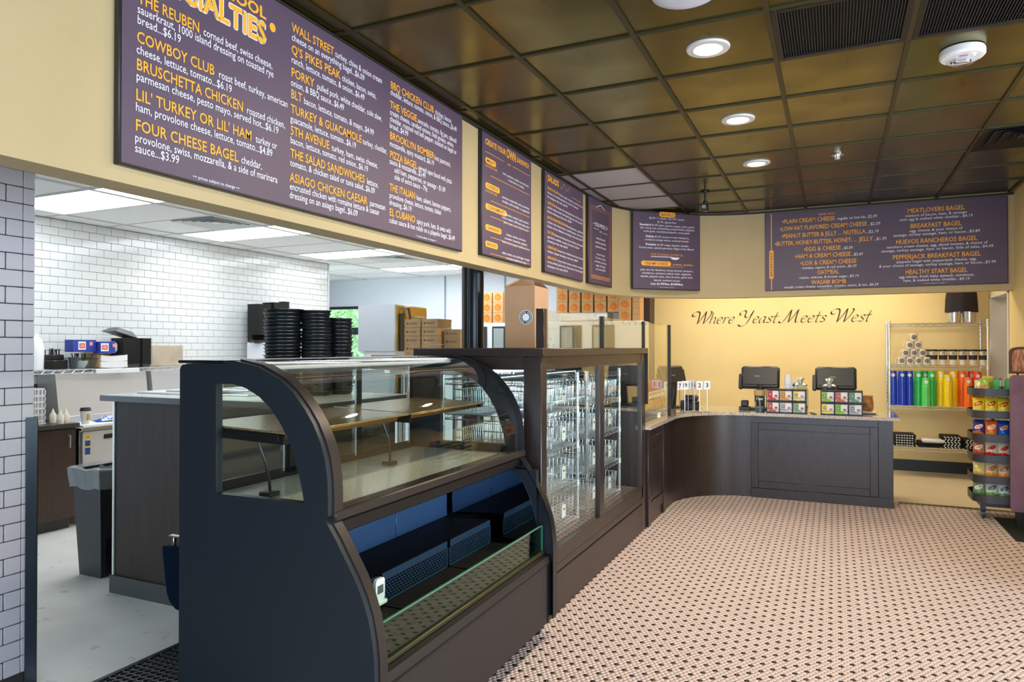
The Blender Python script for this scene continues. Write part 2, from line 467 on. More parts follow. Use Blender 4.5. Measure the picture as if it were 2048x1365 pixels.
m_vg = M('grey vent metal', (232,236,234), 0.5, 0.0); m_vb = M('vent shadow gap', (60,74,70), 0.7)
diffuser('ceiling_vent', (-5.57, 5.085, 2.84), 0.29, (m_vg, m_vb), 'square louvred air vent in the white kitchen ceiling, the nearer one', 'kitchen air vents')
diffuser('ceiling_vent', (-5.57, 8.135, 2.84), 0.29, (m_vg, m_vb), 'square louvred air vent in the white kitchen ceiling, the farther one', 'kitchen air vents')
diffuser('ceiling_vent', (cell(5,14)[0], cell(5,14)[1], 3.12), 0.295, (m_black, M('vent dark', (8,8,9), 0.8)), 'black louvred square air vent in the bronze ceiling above the breakfast board', None)
# slotted return grilles
for (i, j), lb in (((3,10),'black ribbed return-air grille left of the ceiling tee, beside the round lights'), ((4,10),'black ribbed return-air grille in the top right corner, above the smoke alarm')):
    cx, cy = cell(i, j); r = root('return_grille', (cx, cy, 3.12), label=lb, cat='air vent', group='black return grilles')
    MB().box(-0.28,-0.28,0.010,0.28,0.28,0.018).build('backing', M('grille void', (6,7,8), 0.7), r)
    f = MB()
    for a in ((-0.293,-0.293,-0.265,0.293),(0.265,-0.293,0.293,0.293),(-0.265,-0.293,0.265,-0.265),(-0.265,0.265,0.265,0.293)): f.box(a[0],a[1],-0.008,a[2],a[3],0.012,b=0.002)
    f.build('frame', m_black, r)
    s0 = MB().box(-0.0022,-0.265,-0.004,0.0022,0.265,0.011).build('slat', M('grille slat', (30,38,42), 0.45, 0.2), r); s0.location = (-0.256,0,0)
    for k in range(1, 41):
        s = s0.copy(); COL.objects.link(s); s.location = (-0.256+k*0.0128,0,0)

# ------------------------------------------------------------------ walls
# tiled kitchen wall
wl = tag(MB().box(-7.0,2.2,0,-6.802,8.26,2.84).build('wall_left', m_grout_lt), kind='structure')
tm3 = MB().box(0,-0.0760,0.0015,0.010,0.0760,0.0775,b=0.0022)
cells = []
zt = 2.838
r_ = 0
z = zt-0.079
tiles = []
while z > 1.20:
    off = 0.0775 if r_ % 2 else 0.0
    y = 8.25
    if off: tiles.append((8.25-0.0775/2-0.001, z, 0.5)); y -= 0.0775
    while y > 3.6:
        tiles.append((y-0.0775, z, 1)); y -= 0.155
    r_ += 1; z -= 0.079
vis = [q for q in tiles]
vis.sort(key=lambda q: q[0])
seen = [q for q in vis if q[0] > 4.05]
t0 = tm3.build('tile', m_wtile, wl)
th = MB().box(0,-0.0380,0.0015,0.010,0.0380,0.0775,b=0.0022).build('half_tile', m_wtile, wl); hfirst = True; ffirst = True
rest = MB(); cnt = 0
for (y, z, k) in seen:
    if cnt < 290:
        if k == 1: o = t0 if ffirst else t0.copy(); fl = ffirst; ffirst = False
        else: o = th if hfirst else th.copy(); fl = hfirst; hfirst = False
        if not fl: COL.objects.link(o)
        o.location = (-6.802, y, z); cnt += 1
    else:
        h = 0.076 if k == 1 else 0.038
        rest.box(-6.802,y-h,z+0.0015,-6.792,y+h,z+0.0775,b=0.0022)
for (y, z, k) in [q for q in vis if q[0] <= 4.05]: rest.box(-6.802,y-0.076,z+0.0015,-6.792,y+0.076,z+0.0775,b=0.0022)
if hfirst: bpy.data.objects.remove(th)
tag(rest.build('wall_tile', m_wtile, wl, fix=False), kind='stuff')
tag(MB().box(-6.802,8.25,0,-6.785,8.275,2.838,b=0.003).build('trim_3', m_steelw), kind='structure')
tag(MB().box(-7.0,8.26,0,-6.802,8.30,2.84).build('wall_partition', m_white_paint), kind='structure')
# tiled wall end at the left edge of the picture
wn = tag(MB().box(-3.62,-3.0,0,-3.479,2.085,2.84).build('wall_near', m_grout_dk), kind='structure')
full = MB().box(0,-0.0745,0.0018,0.010,0.0745,0.0768,b=0.0022).build('tile', m_ntile, wn)
half = MB().box(0,-0.0358,0.0018,0.010,0.0358,0.0768,b=0.0022).build('half_tile', m_ntile, wn)
edge = MB().box(0,-0.0262,0.0018,0.010,0.0262,0.0768,b=0.0022).build('edge_tile', m_ntile, wn)
ff = hf = ef = True
Z0 = 2.357
for rr in range(-4, 30):
    z = Z0-0.0787*rr-0.0787
    if z < 0.0: continue
    if z > 2.76: continue
    o = edge if ef else edge.copy()
    if not ef: COL.objects.link(o)
    ef = False; o.location = (-3.479, 2.0575, z)
    y = 2.030
    if rr % 2 == 0:
        o = half if hf else half.copy()
        if not hf: COL.objects.link(o)
        hf = False; o.location = (-3.479, y-0.0372, z); y -= 0.0764
    for k in range(3):
        o = full if ff else full.copy()
        if not ff: COL.objects.link(o)
        ff = False; o.location = (-3.479, y-0.0760, z); y -= 0.1527
cg = MB().box(-3.465,2.045,0,-3.462,2.100,1.27).box(-3.62,2.097,0,-3.462,2.100,1.27)
tag(cg.build('corner_guard', M('dull steel', (92,104,118), 0.35, 0.8)), 'tall dull metal corner guard on the end of the tiled wall', 'corner guard')
# far kitchen wall with window
WX0, WX1, WZ0, WZ1 = -9.25, -7.60, 0.95, 2.36
wb = MB().box(-9.6,10.45,0,WX0,10.6,2.84).box(WX0,10.45,0,WX1,10.6,WZ0).box(WX0,10.45,WZ1,WX1,10.6,2.84).box(WX1,10.45,0,-2.60,10.6,2.84)
tag(wb.build('wall_back', m_white_paint), kind='structure')
for x in (-6.07, -4.93, -3.7): tag(MB().box(x-0.012,10.432,1.2,x+0.012,10.45,2.838,b=0.003).build('trim_4', M('seam cover', (150,162,170), 0.5)), kind='structure')
wf = MB()
for a in ((WX0,WZ0,WX0+0.05,WZ1),(WX1-0.05,WZ0,WX1,WZ1),(WX0,WZ1-0.05,WX1,WZ1),(WX0,WZ0,WX1,WZ0+0.05),(WX0,1.84,WX1,1.97)): wf.box(a[0],10.44,a[1],a[2],10.50,a[3],b=0.004)
win = tag(wf.build('window_1', M('dark window frame', (30,38,48), 0.4)), kind='structure')
MB().box(WX0+0.04,10.478,WZ0+0.04,WX1-0.04,10.484,1.85).build('pane', m_glass, win); MB().box(WX0+0.04,10.478,1.96,WX1-0.04,10.484,WZ1-0.04).build('pane', m_glass, win)
tag(MB().box(-9.75,2.0,0,-9.6,10.6,2.84).build('wall_far_left', m_white_paint), kind='structure')
# pilaster and yellow back wall
tag(MB().box(-2.64,10.18,0,-2.45,10.6,2.84,b=0.004).build('trim_5', M('dark brown paint', (66,52,50), 0.5)), kind='structure')
tag(MB().box(-2.45,10.45,0,1.9,10.6,3.2).build('wall_yellow', m_yellow), kind='structure')
for k, (lx, ly) in enumerate(((-1.3,9.5),(0.35,9.5))):  # unseen glowing panels, added to brighten the yellow wall and registers
    r = root('ceiling_light', (lx, ly, 2.95), label='added unseen light panel above the registers behind the soffit, %s one' % ('left','right')[k], cat='ceiling light', group='added panels above the registers')
    MB().box(-0.60,-0.29,-0.012,0.60,0.29,0.0,b=0.003).build('frame', m_kt2, r); MB().box(-0.57,-0.26,-0.016,0.57,0.26,-0.012).build('diffuser', M('added warm fill panel', (255,248,232), 0.6, emit=((255,238,208), 15.0)), r)
tag(MB().box(-2.35,8.39,2.95,1.74,10.45,3.05).build('ceiling', m_kceil), kind='structure')
tag(MB().box(-2.45,10.435,0,1.74,10.45,0.145,b=0.003).box(1.725,8.4,0,1.74,9.19,0.145).box(1.725,10.21,0,1.74,10.44,0.145).build('baseboard_back', M('black rubber base', (26,32,38), 0.45)), kind='structure')
# right wall with doorway behind the soffit
wr = MB().box(1.74,8.40,0,1.9,9.20,3.2).box(1.74,10.20,0,1.9,10.45,3.2).box(1.74,9.20,2.24,1.9,10.20,3.2).box(1.60,5.4,0,1.78,8.40,3.2)
tag(wr.build('wall_right', m_yellow), kind='structure')
tag(MB().box(1.78,5.4,0,5.0,5.55,3.2).build('wall_return', m_yellow), kind='structure')
df = MB().box(1.725,10.155,0,1.91,10.205,2.245,b=0.003).box(1.725,9.195,0,1.91,9.245,2.245,b=0.003).box(1.725,9.195,2.20,1.91,10.205,2.245,b=0.003)
tag(df.build('door_1', M('pale grey frame', (206,206,204), 0.45)), kind='structure')
tag(MB().box(3.0,8.6,0,3.1,10.8,3.0).box(1.9,10.45,0,3.0,10.6,3.0).box(1.9,8.6,2.9,3.0,10.5,3.0).box(1.9,8.5,0,3.0,8.6,3.0).build('wall_passage', m_yellow), kind='structure')
area('passage_lamp', (2.45, 9.6, 2.85), (0,0,0), 0.6, 0.6, 5, (1.0,0.9,0.75))
# shop front behind the camera and to the right: frames with sky beyond
m_frame = M('storefront metal', (40,34,30), 0.4, 0.4)
sf = MB()
for x in (-2.0,-0.6,0.8,2.2,3.6): sf.box(x-0.03,-3.05,0,x+0.03,-2.97,2.7)
for z in (0.1,2.68): sf.box(-2.0,-3.05,z-0.05,3.6,-2.97,z+0.05)
tag(sf.build('window_2', m_frame), kind='structure')
tag(MB().box(-3.5,-3.1,0,-2.0,-2.95,3.2).box(-2.0,-3.1,2.7,3.6,-2.95,3.2).box(3.6,-3.1,0,5.0,-2.95,3.2).build('wall_front', m_yellow), kind='structure')
sf = MB()
for y in (-0.5,1.3,3.1,4.9): sf.box(4.45,y-0.03,0,4.53,y+0.03,2.7)
tag(sf.build('window_3', m_frame), kind='structure')
tag(MB().box(4.5,-2.95,0,4.65,-0.5,3.2).box(4.5,-0.5,2.65,4.65,4.9,3.2).box(4.5,4.9,0,4.65,5.4,3.2).box(4.5,-0.5,0,4.65,4.9,0.25).build('wall_side', m_yellow), kind='structure')
tag(MB().box(-9.6,-0.9,0,-3.62,-0.75,2.9).build('wall_kitchen_end', m_white_paint), kind='structure')
# ------------------------------------------------------------------ lights and fittings in the bronze ceiling
def downlight(x, y, label, lit=True):
    r = root('downlight', (x, y, 3.12), label=label, cat='ceiling light', group='round recessed downlights')
    MB().lathe([(0.068,-0.002),(0.072,-0.008),(0.104,-0.006),(0.108,0.0),(0.108,0.004),(0.068,0.004)], n=40, cap=False).build('trim_ring', M('white light trim', (206,204,204), 0.4), r)
    MB().lathe([(0.0,0.0),(0.069,0.0),(0.069,0.003)], n=32, cap=False).build('lens', M('warm lens', (255,240,210), 0.5, emit=((255,226,182), 14)), r)
    l = bpy.data.lights.new('downlight_lamp', 'AREA'); l.shape = 'DISK'; l.size = 0.13; l.energy = 36; l.color = (1.0,0.84,0.62)
    o = bpy.data.objects.new('lamp', l); COL.objects.link(o); o.parent = r; o.location = (0,0,-0.012)
    return r
downlight(cell(2,10)[0], cell(2,10)[1], 'nearest lit round downlight in the bronze ceiling')
downlight(cell(2,12)[0], cell(2,12)[1], 'middle lit round downlight in the bronze ceiling')
downlight(cell(2,14)[0], cell(2,14)[1], 'farthest lit round downlight, above the breakfast board')
r = root('ceiling_speaker', (cell(2,9)[0], cell(2,9)[1], 3.12), label='pale round unlit ceiling speaker cut by the top edge of the picture', cat='speaker')
MB().lathe([(0.0,-0.018),(0.09,-0.016),(0.125,-0.010),(0.14,-0.003),(0.142,0.003)], n=44, cap=False).build('cover', M('pale grille cover', (196,200,214), 0.55, bump=(200,0.1)), r)
r = root('smoke_alarm', (0.60, 4.19, 3.12), label='white round fire alarm strobe with clear dome on the ceiling', cat='smoke alarm')
MB().lathe([(0.098,0.0),(0.102,-0.01),(0.102,-0.032),(0.094,-0.042),(0.0,-0.044)], n=40, cap=False).build('body', m_whitep, r)
MB().lathe([(0.078,-0.040),(0.07,-0.058),(0.045,-0.074),(0.0,-0.080)], n=32, cap=False).build('dome', GL('dome', (245,245,250), 1.4), r)
f = MB().box(-0.03,-0.012,-0.066,0.03,0.012,-0.044,b=0.003)
f.build('strobe', m_chrome, r); f = MB()
for k in range(7): f.box(-0.045+k*0.014,0.03,-0.050,-0.040+k*0.014,0.05,-0.043)
f.build('slots', m_black, r)
MB().box(-0.02,-0.046,-0.0485,0.02,-0.040,-0.044,b=0.001).build('red_mark', M('red mark', (196,110,96), 0.5), r)
r = root('sprinkler', (0.03, 6.07, 3.12), label='small chrome sprinkler head in the bronze ceiling', cat='sprinkler')
MB().lathe([(0.045,0.001),(0.045,-0.004),(0.0,-0.005)], n=24, cap=False).build('escutcheon', m_chrome, r)
MB().cyl(0,0,-0.03,-0.004,0.010,n=10).lathe([(0.0,-0.036),(0.022,-0.034),(0.022,-0.031),(0,-0.031)], n=16, cap=False).tube([(0.012,0,-0.004),(0.017,0,-0.018),(0.008,0,-0.032)],0.003,6).tube([(-0.012,0,-0.004),(-0.017,0,-0.018),(-0.008,0,-0.032)],0.003,6).build('deflector', m_chrome, r)
r = root('security_camera', (-1.135, 6.97, 3.12), label='small black security camera hanging from the ceiling on a short rod', cat='camera')
MB().cyl(0,0,-0.012,0.0,0.04,n=20).build('mount', m_blackp, r)
MB().cyl(0,0,-0.10,-0.01,0.010,n=10).lathe([(0.0,-0.125),(0.022,-0.118),(0.026,-0.105),(0.02,-0.092),(0.0,-0.09)],n=16,cap=False).build('arm', m_blackp, r)
b = MB().box(-0.027,-0.05,-0.19,0.027,0.05,-0.125,b=0.006).build('body', m_blackp, r)
MB().lathe([(0.0,0.0),(0.016,0.0),(0.02,0.006),(0.02,0.012)],n=16,cap=False).build('lens', M('camera lens', (150,165,180), 0.1, 0.6), b); b.children[0].rotation_euler = (PI/2,0,0); b.children[0].location = (0,-0.052,-0.155)
# ------------------------------------------------------------------ menu boards
m_purple = M('aubergine board', (88,72,92), 0.5, noise=(2,(82,66,86),0.3,0.7))
m_bframe = M('board edge', (24,26,28), 0.35)
m_amber = M('amber print', (246,172,46), 0.6); m_white = M('white print', (232,230,244), 0.6)
m_orange = M('dull orange print', (214,140,60), 0.6)
def board(loc, rz, w, h, label, lines, depth=0.028, marks=None):
    r = root('menu_board', loc, rz, label=label, cat='menu board')
    MB().box(0,-depth,0,w,0,h,b=0.003).build('frame', m_bframe, r)
    MB().box(0.008,-depth-0.002,0.008,w-0.008,-depth+0.004,h-0.008).build('panel', m_purple, r)
    fn = lambda u, v: (u, -depth-0.0035, v)
    fn2 = lambda u, v: (u, -depth-0.0028, v)
    a = MB(); b = MB(); c = MB(); d = MB()
    for L in lines:
        s, x, y, cap, wd = L[:5]; col = L[5] if len(L) > 5 else 'w'; al = L[6] if len(L) > 6 else 'L'; bold = L[7] if len(L) > 7 else (1 if col in 'ao' else 0)
        mb = {'a':a,'w':b,'d':c,'o':d}[col]
        text(mb, s, fn, x, y, cap, wd, al, bold)
    if marks: marks(a, b, c, d, fn, fn2)
    if a.f: tag(a.build('amber_lettering', m_amber, r, smooth=False, fix=False), kind='stuff')
    if b.f: tag(b.build('white_lettering', m_white, r, smooth=False, fix=False), kind='stuff')
    if c.f: tag(c.build('dark_lettering', m_purple, r, smooth=False, fix=False), kind='stuff')
    if d.f: tag(d.build('orange_lettering', m_orange, r, smooth=False, fix=False), kind='stuff')
    return r
def flat(mb, poly, fn):
    n = len(poly); mb.add([fn(*p) for p in poly], [tuple(range(n))])
def line(mb, fn, x0, y0, x1, y1, t=0.004):
    if abs(x1-x0) > abs(y1-y0): flat(mb, [(x0,y0-t/2),(x1,y1-t/2),(x1,y1+t/2),(x0,y0+t/2)], fn)
    else: flat(mb, [(x0-t/2,y0),(x0+t/2,y0),(x1+t/2,y1),(x1-t/2,y1)], fn)
def pill(a, c, fn, fn2, s, x0, x1, y, cap, bold=1):
    flat(a, rrect(x0, y-cap*0.45, x1, y+cap*1.45, cap*0.9), fn2)
    text(c, s, fn, (x0+x1)/2, y, cap, (x1-x0)*0.78, 'C', bold)
H, B = 0.039, 0.0300     # heading and body cap heights
def Y(y): return y-1.58
def Z(z): return z-2.22
L1 = []
def hb(y0, z, head, y1, rest=None, y2=None, y3=None):
    L1.append((head, Y(y0), Z(z), H, y1-y0, 'a'))
    if rest: L1.append((rest, Y(y2), Z(z), B, y3-y2))
def bd(y0, z, s, y1): L1.append((s, Y(y0), Z(z), B, y1-y0))
hb(1.645,2.793,'THE REUBEN',1.905,'corned beef, swiss cheese,',1.921,2.283); bd(1.643,2.758,'sauerkraut, 1000 island dressing on toasted rye',2.290); bd(1.643,2.721,'bread...$6.19',1.822)
hb(1.641,2.656,'COWBOY CLUB',1.975,'roast beef, turkey, american',1.995,2.376); bd(1.640,2.617,'cheese, lettuce, tomato...$6.19',2.062)
hb(1.640,2.560,'BRUSCHETTA CHICKEN',2.122,'roasted chicken,',2.139,2.360); bd(1.640,2.524,'parmesan cheese, pesto mayo, served hot...$6.19',2.320)
hb(1.638,2.455,"LIL' TURKEY OR LIL' HAM",2.168,'turkey or',2.188,2.311); bd(1.638,2.417,'ham, provolone cheese, lettuce, tomato...$4.89',2.285)
hb(1.637,2.349,'FOUR CHEESE BAGEL',2.098,'cheddar,',2.11,2.225); bd(1.636,2.310,'provolone, swiss, mozzarella, & a side of marinara',2.315); bd(1.636,2.274,'sauce...$3.99',1.817)
L1.append(('\u2022\u2022\u2022 prices subject to change \u2022\u2022\u2022', Y(1.99), Z(2.238), 0.012, 0.228, 'w', 'C'))
hb(2.400,3.005,'WALL STREET',2.687,'turkey, chive & onion cream',2.697,3.082); bd(2.398,2.966,'cheese on an everything bagel...$6.09',2.929)
hb(2.397,2.907,"Q'S PIKES PEAK",2.736,'chicken, bacon, swiss,',2.748,3.03); bd(2.397,2.866,'ranch, lettuce, tomato, & onion...$6.49',2.93)
hb(2.396,2.804,'PORKY',2.547,'pulled pork, white cheddar, cole slaw,',2.566,3.081); bd(2.394,2.763,'onion, & BBQ sauce...$6.49',2.765)
hb(2.395,2.708,'BLT',2.466,'bacon, lettuce, tomato, & mayo...$4.99',2.478,3.01)
hb(2.394,2.641,'TURKEY & GUACAMOLE',2.907,'turkey, cheddar,',2.915,3.13); bd(2.392,2.601,'guacamole, lettuce, tomato...$6.19',2.86)
hb(2.393,2.545,'5TH AVENUE',2.656,'turkey, ham, swiss cheese,',2.672,3.045); bd(2.392,2.506,'bacon, lettuce, tomato, red onion...$6.19',2.96)
hb(2.392,2.443,'THE SALAD SANDWICHES',2.932,'lettuce,',2.95,3.05); bd(2.391,2.405,'tomato, & chicken salad or tuna salad...$6.09',3.02)
hb(2.389,2.336,'ASIAGO CHICKEN CAESAR',2.954,'parmesan',2.975,3.115); bd(2.389,2.300,'encrusted chicken with romaine lettuce & caesar',3.06); bd(2.388,2.262,'dressing on an asiago bagel...$6.09',2.875)
hb(3.160,3.010,'BBQ CHICKEN CLUB',3.61,'chicken, bacon,',3.625,3.83); bd(3.158,2.975,'cheddar, lettuce, tomato, onion, & BBQ sauce...$6.49',3.893)
hb(3.156,2.902,'THE VEGGIE',3.426,'avocado, tomato, fig jam, tabouli',3.435,3.89); bd(3.154,2.865,'cream cheese, candied onions, field greens, white',3.85); bd(3.154,2.829,'cheddar, roasted red bell pepper, toasted on bagel or',3.89); bd(3.152,2.792,'bread...$4.99',3.335)
hb(3.154,2.733,'BROOKLYN BOMBER',3.615,'hot pastrami,',3.622,3.815); bd(3.152,2.694,'mozzarella, spicy mustard...$6.19',3.615)
hb(3.154,2.630,'PIZZA BAGEL',3.430,'served open faced with pizza',3.44,3.83); bd(3.151,2.597,'sauce & mozzarella...$3.49',3.52); bd(3.198,2.560,'add ham, pepperoni, or sausage - $1.09',3.75); bd(3.198,2.522,'side of extra sauce - 79\u00a2',3.54)
hb(3.152,2.452,'THE ITALIAN',3.408,'ham, salami, banana peppers,',3.42,3.82); bd(3.151,2.412,'provolone cheese, lettuce, tomato, Italian',3.70); bd(3.149,2.374,'dressing...$6.19',3.37)
hb(3.151,2.316,'EL CUBANO',3.408,'spicy pork, ham, & swiss with',3.425,3.82); bd(3.149,2.277,'cuban sauce & hot relish on a jalape\u00f1o bagel...$6.49',3.87)
L1.append(('\u2022\u2022\u2022 prices subject to change \u2022\u2022\u2022', Y(3.53), Z(2.240), 0.011, 0.23, 'w', 'C'))
def marks1(a, b, c, d, fn, fn2):
    for dx, dz in ((-.004,0),(.004,0),(0,-.004),(0,.004)):
        text(b, 'SPECIALTIES', lambda u, v: fn2(u+dx, v+dz), Y(1.66), Z(2.885), 0.085, 0.585, 'L', 2)
    text(a, 'SPECIALTIES', fn, Y(1.66), Z(2.885), 0.085, 0.585, 'L', 2)
    text(a, 'OLD SCHOOL', fn, Y(1.74), Z(2.990), 0.045, 0.505, 'L', 2)
    for cx in (Y(2.283), Y(1.625)): flat(a, [(cx+0.018*math.cos(q*PI/5), Z(2.972)+0.02*math.sin(q*PI/5)) for q in range(10)], fn)
board((-2.21, 1.58, 2.22), PI/2, 2.395, 0.885, 'largest purple menu board, sandwich specialties in three columns on the soffit', L1, marks=marks1)

# board 2: create your own
L = [('CREATE YOUR', 0.05, 0.775, 0.038, 0.33, 'a', 'L', 2), ('OWN', 0.395, 0.765, 0.065, 0.17, 'a', 'L', 2), ('SANDWICH', 0.58, 0.775, 0.036, 0.23, 'a', 'L', 2), ('$6.19', 0.44, 0.712, 0.016, None, 'a', 'C')]
rows = [('MEAT', 0.655, ['ham, pastrami, salami, corned beef,','roast beef, or turkey'], 1), ('CHEESE', 0.48, ['american, mozzarella, swiss, provolone,','cheddar, white cheddar, or pepperjack'], 1),
        ('CONDIMENTS', 0.335, ['mayonnaise, mustard, spicy mustard,','honey mustard, 1,000 island, spicy mayo,','pesto mayo, ranch, chipotle ranch'], 0), ('GARNISH', 0.19, ['lettuce, tomato, red onion','cucumber, bruschetta, jalape\u00f1o,','banana, banana peppers (additional cost)'], 0), ('BREAD', 0.075, ['white, wheat, rye, sourdough, or bagel','croissant (additional cost)'], 0)]
for nm, z, tx, one in rows:
    for k, t_ in enumerate(tx): L.append((t_, 0.57, z-0.028-k*0.030+(0.028 if len(tx) > 2 else 0), 0.017, min(0.50, len(t_)*0.0135), 'w', 'C'))
    if one: L.append(('(CHOOSE ONE)', 0.145, z-0.035, 0.015, 0.19, 'a', 'C', 0))
def marks2(a, b, c, d, fn, fn2):
    for nm, z, tx, one in rows:
        pill(a, c, fn, fn2, nm, 0.055, 0.055+0.045+0.03*len(nm), z, 0.022)
        line(a, fn, 0.13, z-0.055-(0.03 if nm in ('MEAT','CHEESE') else -0.005), 0.82, z-0.055-(0.03 if nm in ('MEAT','CHEESE') else -0.005), 0.003)
    line(a, fn, 0.05, 0.722, 0.36, 0.722, 0.003); line(a, fn, 0.5, 0.722, 0.83, 0.722, 0.003)
board((-2.21, 4.245, 2.235), PI/2, 0.865, 0.86, 'purple board headed create your own sandwich, second from the near end', L, marks=marks2)
# board 3: salads
L = [('SALADS', 0.07, 0.775, 0.05, 0.26, 'a', 'L', 2), ('add protein to any salad', 0.66, 0.745, 0.014, 0.25, 'o', 'L')]
z = 0.705
for hd, tx in (('SPINACH SALAD',['Chicken, apple, strawberry, cranberries, feta','cheese, & candied pecans on a bed of spinach.','Dressing on the side...$6.49']),('CHEF SALAD',['Romaine & iceberg lettuce, turkey, ham,','cheddar cheese, tomato, hard boiled egg, bacon, and cucumber.','Ranch dressing on the side...$6.49']),
     ('BOSTON SIGNATURE SALAD',['Mixed greens, grilled','chicken, feta cheese, bacon, candied pecans, red onion,','& blue cheese. Balsamic dressing on the side...$6.79']),('THE COBB',['Romaine & iceberg lettuce, chicken, hard boiled','egg, bacon, cheddar, tomato, & croutons. Ranch','dressing on the side...$6.79']),
     ('CAESAR SALAD',['Romaine lettuce, shredded parmesan cheese, & croutons','chicken, Caesar dressing on the side...$6.29']),('ASIAN SALAD',['Crispy chicken, lettuce, mandarin oranges,','carrots, almonds, green onion, crispy wontons. Sesame ginger','dressing on the side...$7.59'])):
    hw = 0.019*len(hd); L.append((hd, 0.06, z, 0.022, hw, 'a'))
    L.append((tx[0], 0.07+hw, z, 0.017, 0.90-hw, 'w'))
    for t_ in tx[1:]:
        z -= 0.036; L.append((t_, 0.06, z, 0.018, min(0.91, 0.0175*len(t_)), 'w'))
    z -= 0.052
def marks3(a, b, c, d, fn, fn2):
    pts = [(0.38,0.775),(0.42,0.79),(0.44,0.82),(0.48,0.82),(0.5,0.79),(0.54,0.78),(0.57,0.80),(0.6,0.83),(0.62,0.80),(0.61,0.77)]
    for p, q in zip(pts, pts[1:]): flat(d, [(p[0],p[1]-.003),(q[0],q[1]-.003),(q[0],q[1]+.003),(p[0],p[1]+.003)], fn)
    pts = [(0.07,0.83),(0.045,0.80),(0.045,0.77),(0.075,0.75)]
    for p, q in zip(pts, pts[1:]): flat(d, [(p[0]-.003,p[1]),(q[0]-.003,q[1]),(q[0]+.003,q[1]),(p[0]+.003,p[1])], fn)
board((-2.21, 5.385, 2.23), PI/2, 0.99, 0.86, 'purple board headed salads, third from the near end', L, marks=marks3)
# board 4: you pick 2
L = [('\u2022 YOU PICK 2 \u2022', 0.315, 0.585, 0.036, 0.40, 'w', 'C', 1), ('$7.29', 0.315, 0.535, 0.016, None, 'w', 'C')]
for k, (t_, wd) in enumerate((('soup & salad', .24), ('soup & sandwich', .28), ('sandwich & salad', .28))): L.append((t_, 0.315, 0.46-k*0.043, 0.02, wd, 'w', 'C'))
for k, (t_, wd) in enumerate((('choose from:', .22), ('1/2 turkey, 1/2 ham,', .28), ('small salad, cup of soup,', .32), ('veggie, club bagel,', .26), ('with drink $8.29', .26))): L.append((t_, 0.315, 0.30-k*0.038, 0.018, wd, 'w', 'C'))
def marks4(a, b, c, d, fn, fn2):
    for i_, (e, mb) in enumerate(((0.05, d), (0.075, d))):
        x0, x1, z0, z1 = e, 0.63-e, 0.045+e*0.6, 0.82-e*0.9
        line(mb, fn, x0, z0, x1, z0, 0.003); line(mb, fn, x0, z1, x1, z1, 0.003); line(mb, fn, x0, z0, x0, z1, 0.004); line(mb, fn, x1, z0, x1, z1, 0.004)
    line(a, fn, 0.06, 0.06, 0.57, 0.06, 0.004); line(a, fn, 0.06, 0.08, 0.57, 0.08, 0.003)
    flat(b, [(0.2,0.775),(0.315,0.81),(0.43,0.775),(0.43,0.782),(0.315,0.818),(0.2,0.782)], fn)
    line(b, fn, 0.13, 0.558, 0.27, 0.558, 0.003); line(b, fn, 0.37, 0.54, 0.5, 0.54, 0.003)
board((-2.208, 6.525, 2.235), PI/2-math.radians(4.6), 0.64, 0.865, 'narrow purple board headed you pick 2, with thin double border', L, marks=marks4)
# board 5: bagels, standing off the curve of the soffit
L = []
W5 = 0.848
L += [('$6.29 / \u00bd dozen \u2022 $11.99 / dozen', W5/2, 0.775, 0.020, 0.44, 'w', 'C'), ('$1.79 / gluten-free', W5/2, 0.735, 0.020, 0.24, 'w', 'C'),
 ('Standard', 0.085, 0.698, 0.022, 0.14, 'w', 'L', 2), ('$1.09: plain, sesame, poppy, onion, garlic,', 0.235, 0.698, 0.020, 0.54, 'w'), ('salt, honey oat, everything, pumpernickel, jalape\u00f1o,', W5/2+.01, 0.664, 0.020, 0.69, 'w', 'C'), ('multi-grain, everything jalape\u00f1o, every-grain', W5/2, 0.628, 0.020, 0.58, 'w', 'C'),
 ('Deluxe', 0.16, 0.572, 0.022, 0.105, 'w', 'L', 2), ('$1.39: cinnamon-raisin, blueberry,', 0.275, 0.572, 0.020, 0.43, 'w'), ('cranberry-orange walnut, sundried tomato', W5/2, 0.536, 0.020, 0.55, 'w', 'C'),
 ('Premium', 0.16, 0.484, 0.022, 0.13, 'w', 'L', 2), ('$1.49: asiago, jalape\u00f1o cheddar,', 0.305, 0.484, 0.020, 0.40, 'w'), ('French toast, spinach parmesan, Bagel of the Month', W5/2, 0.448, 0.020, 0.69, 'w', 'C'),
 ('HAVE YOUR BAGEL SCOOPED 25\u00a2', W5/2, 0.376, 0.022, 0.40, 'o', 'C', 1), ('$1.89/4oz \u2022 $2.99/8oz', 0.495, 0.272, 0.018, 0.26, 'a', 'L', 1), ('ALL FLAVORED CREAM CHEESE ARE LOW FAT', W5/2, 0.246, 0.013, 0.42, 'o', 'C', 0),
 ('plain, low fat, blueberry, honey almond, ranchero,', W5/2, 0.205, 0.020, 0.66, 'w', 'C'), ('strawberry, cinnamon walnut raisin, vegetable,', W5/2, 0.169, 0.020, 0.62, 'w', 'C'), ('tzatziki, jalape\u00f1o salsa, chive & onion, garlic herb,', W5/2, 0.133, 0.020, 0.66, 'w', 'C'), ('tabouli, sundried tomato', W5/2, 0.093, 0.020, 0.33, 'w', 'C'), ('Lox: $1.99/4oz. $3.09/8oz.', W5/2, 0.053, 0.021, 0.41, 'w', 'C', 2), ('\u2022\u2022\u2022 prices subject to change \u2022\u2022\u2022', W5/2, 0.022, 0.009, 0.2, 'w', 'C')]
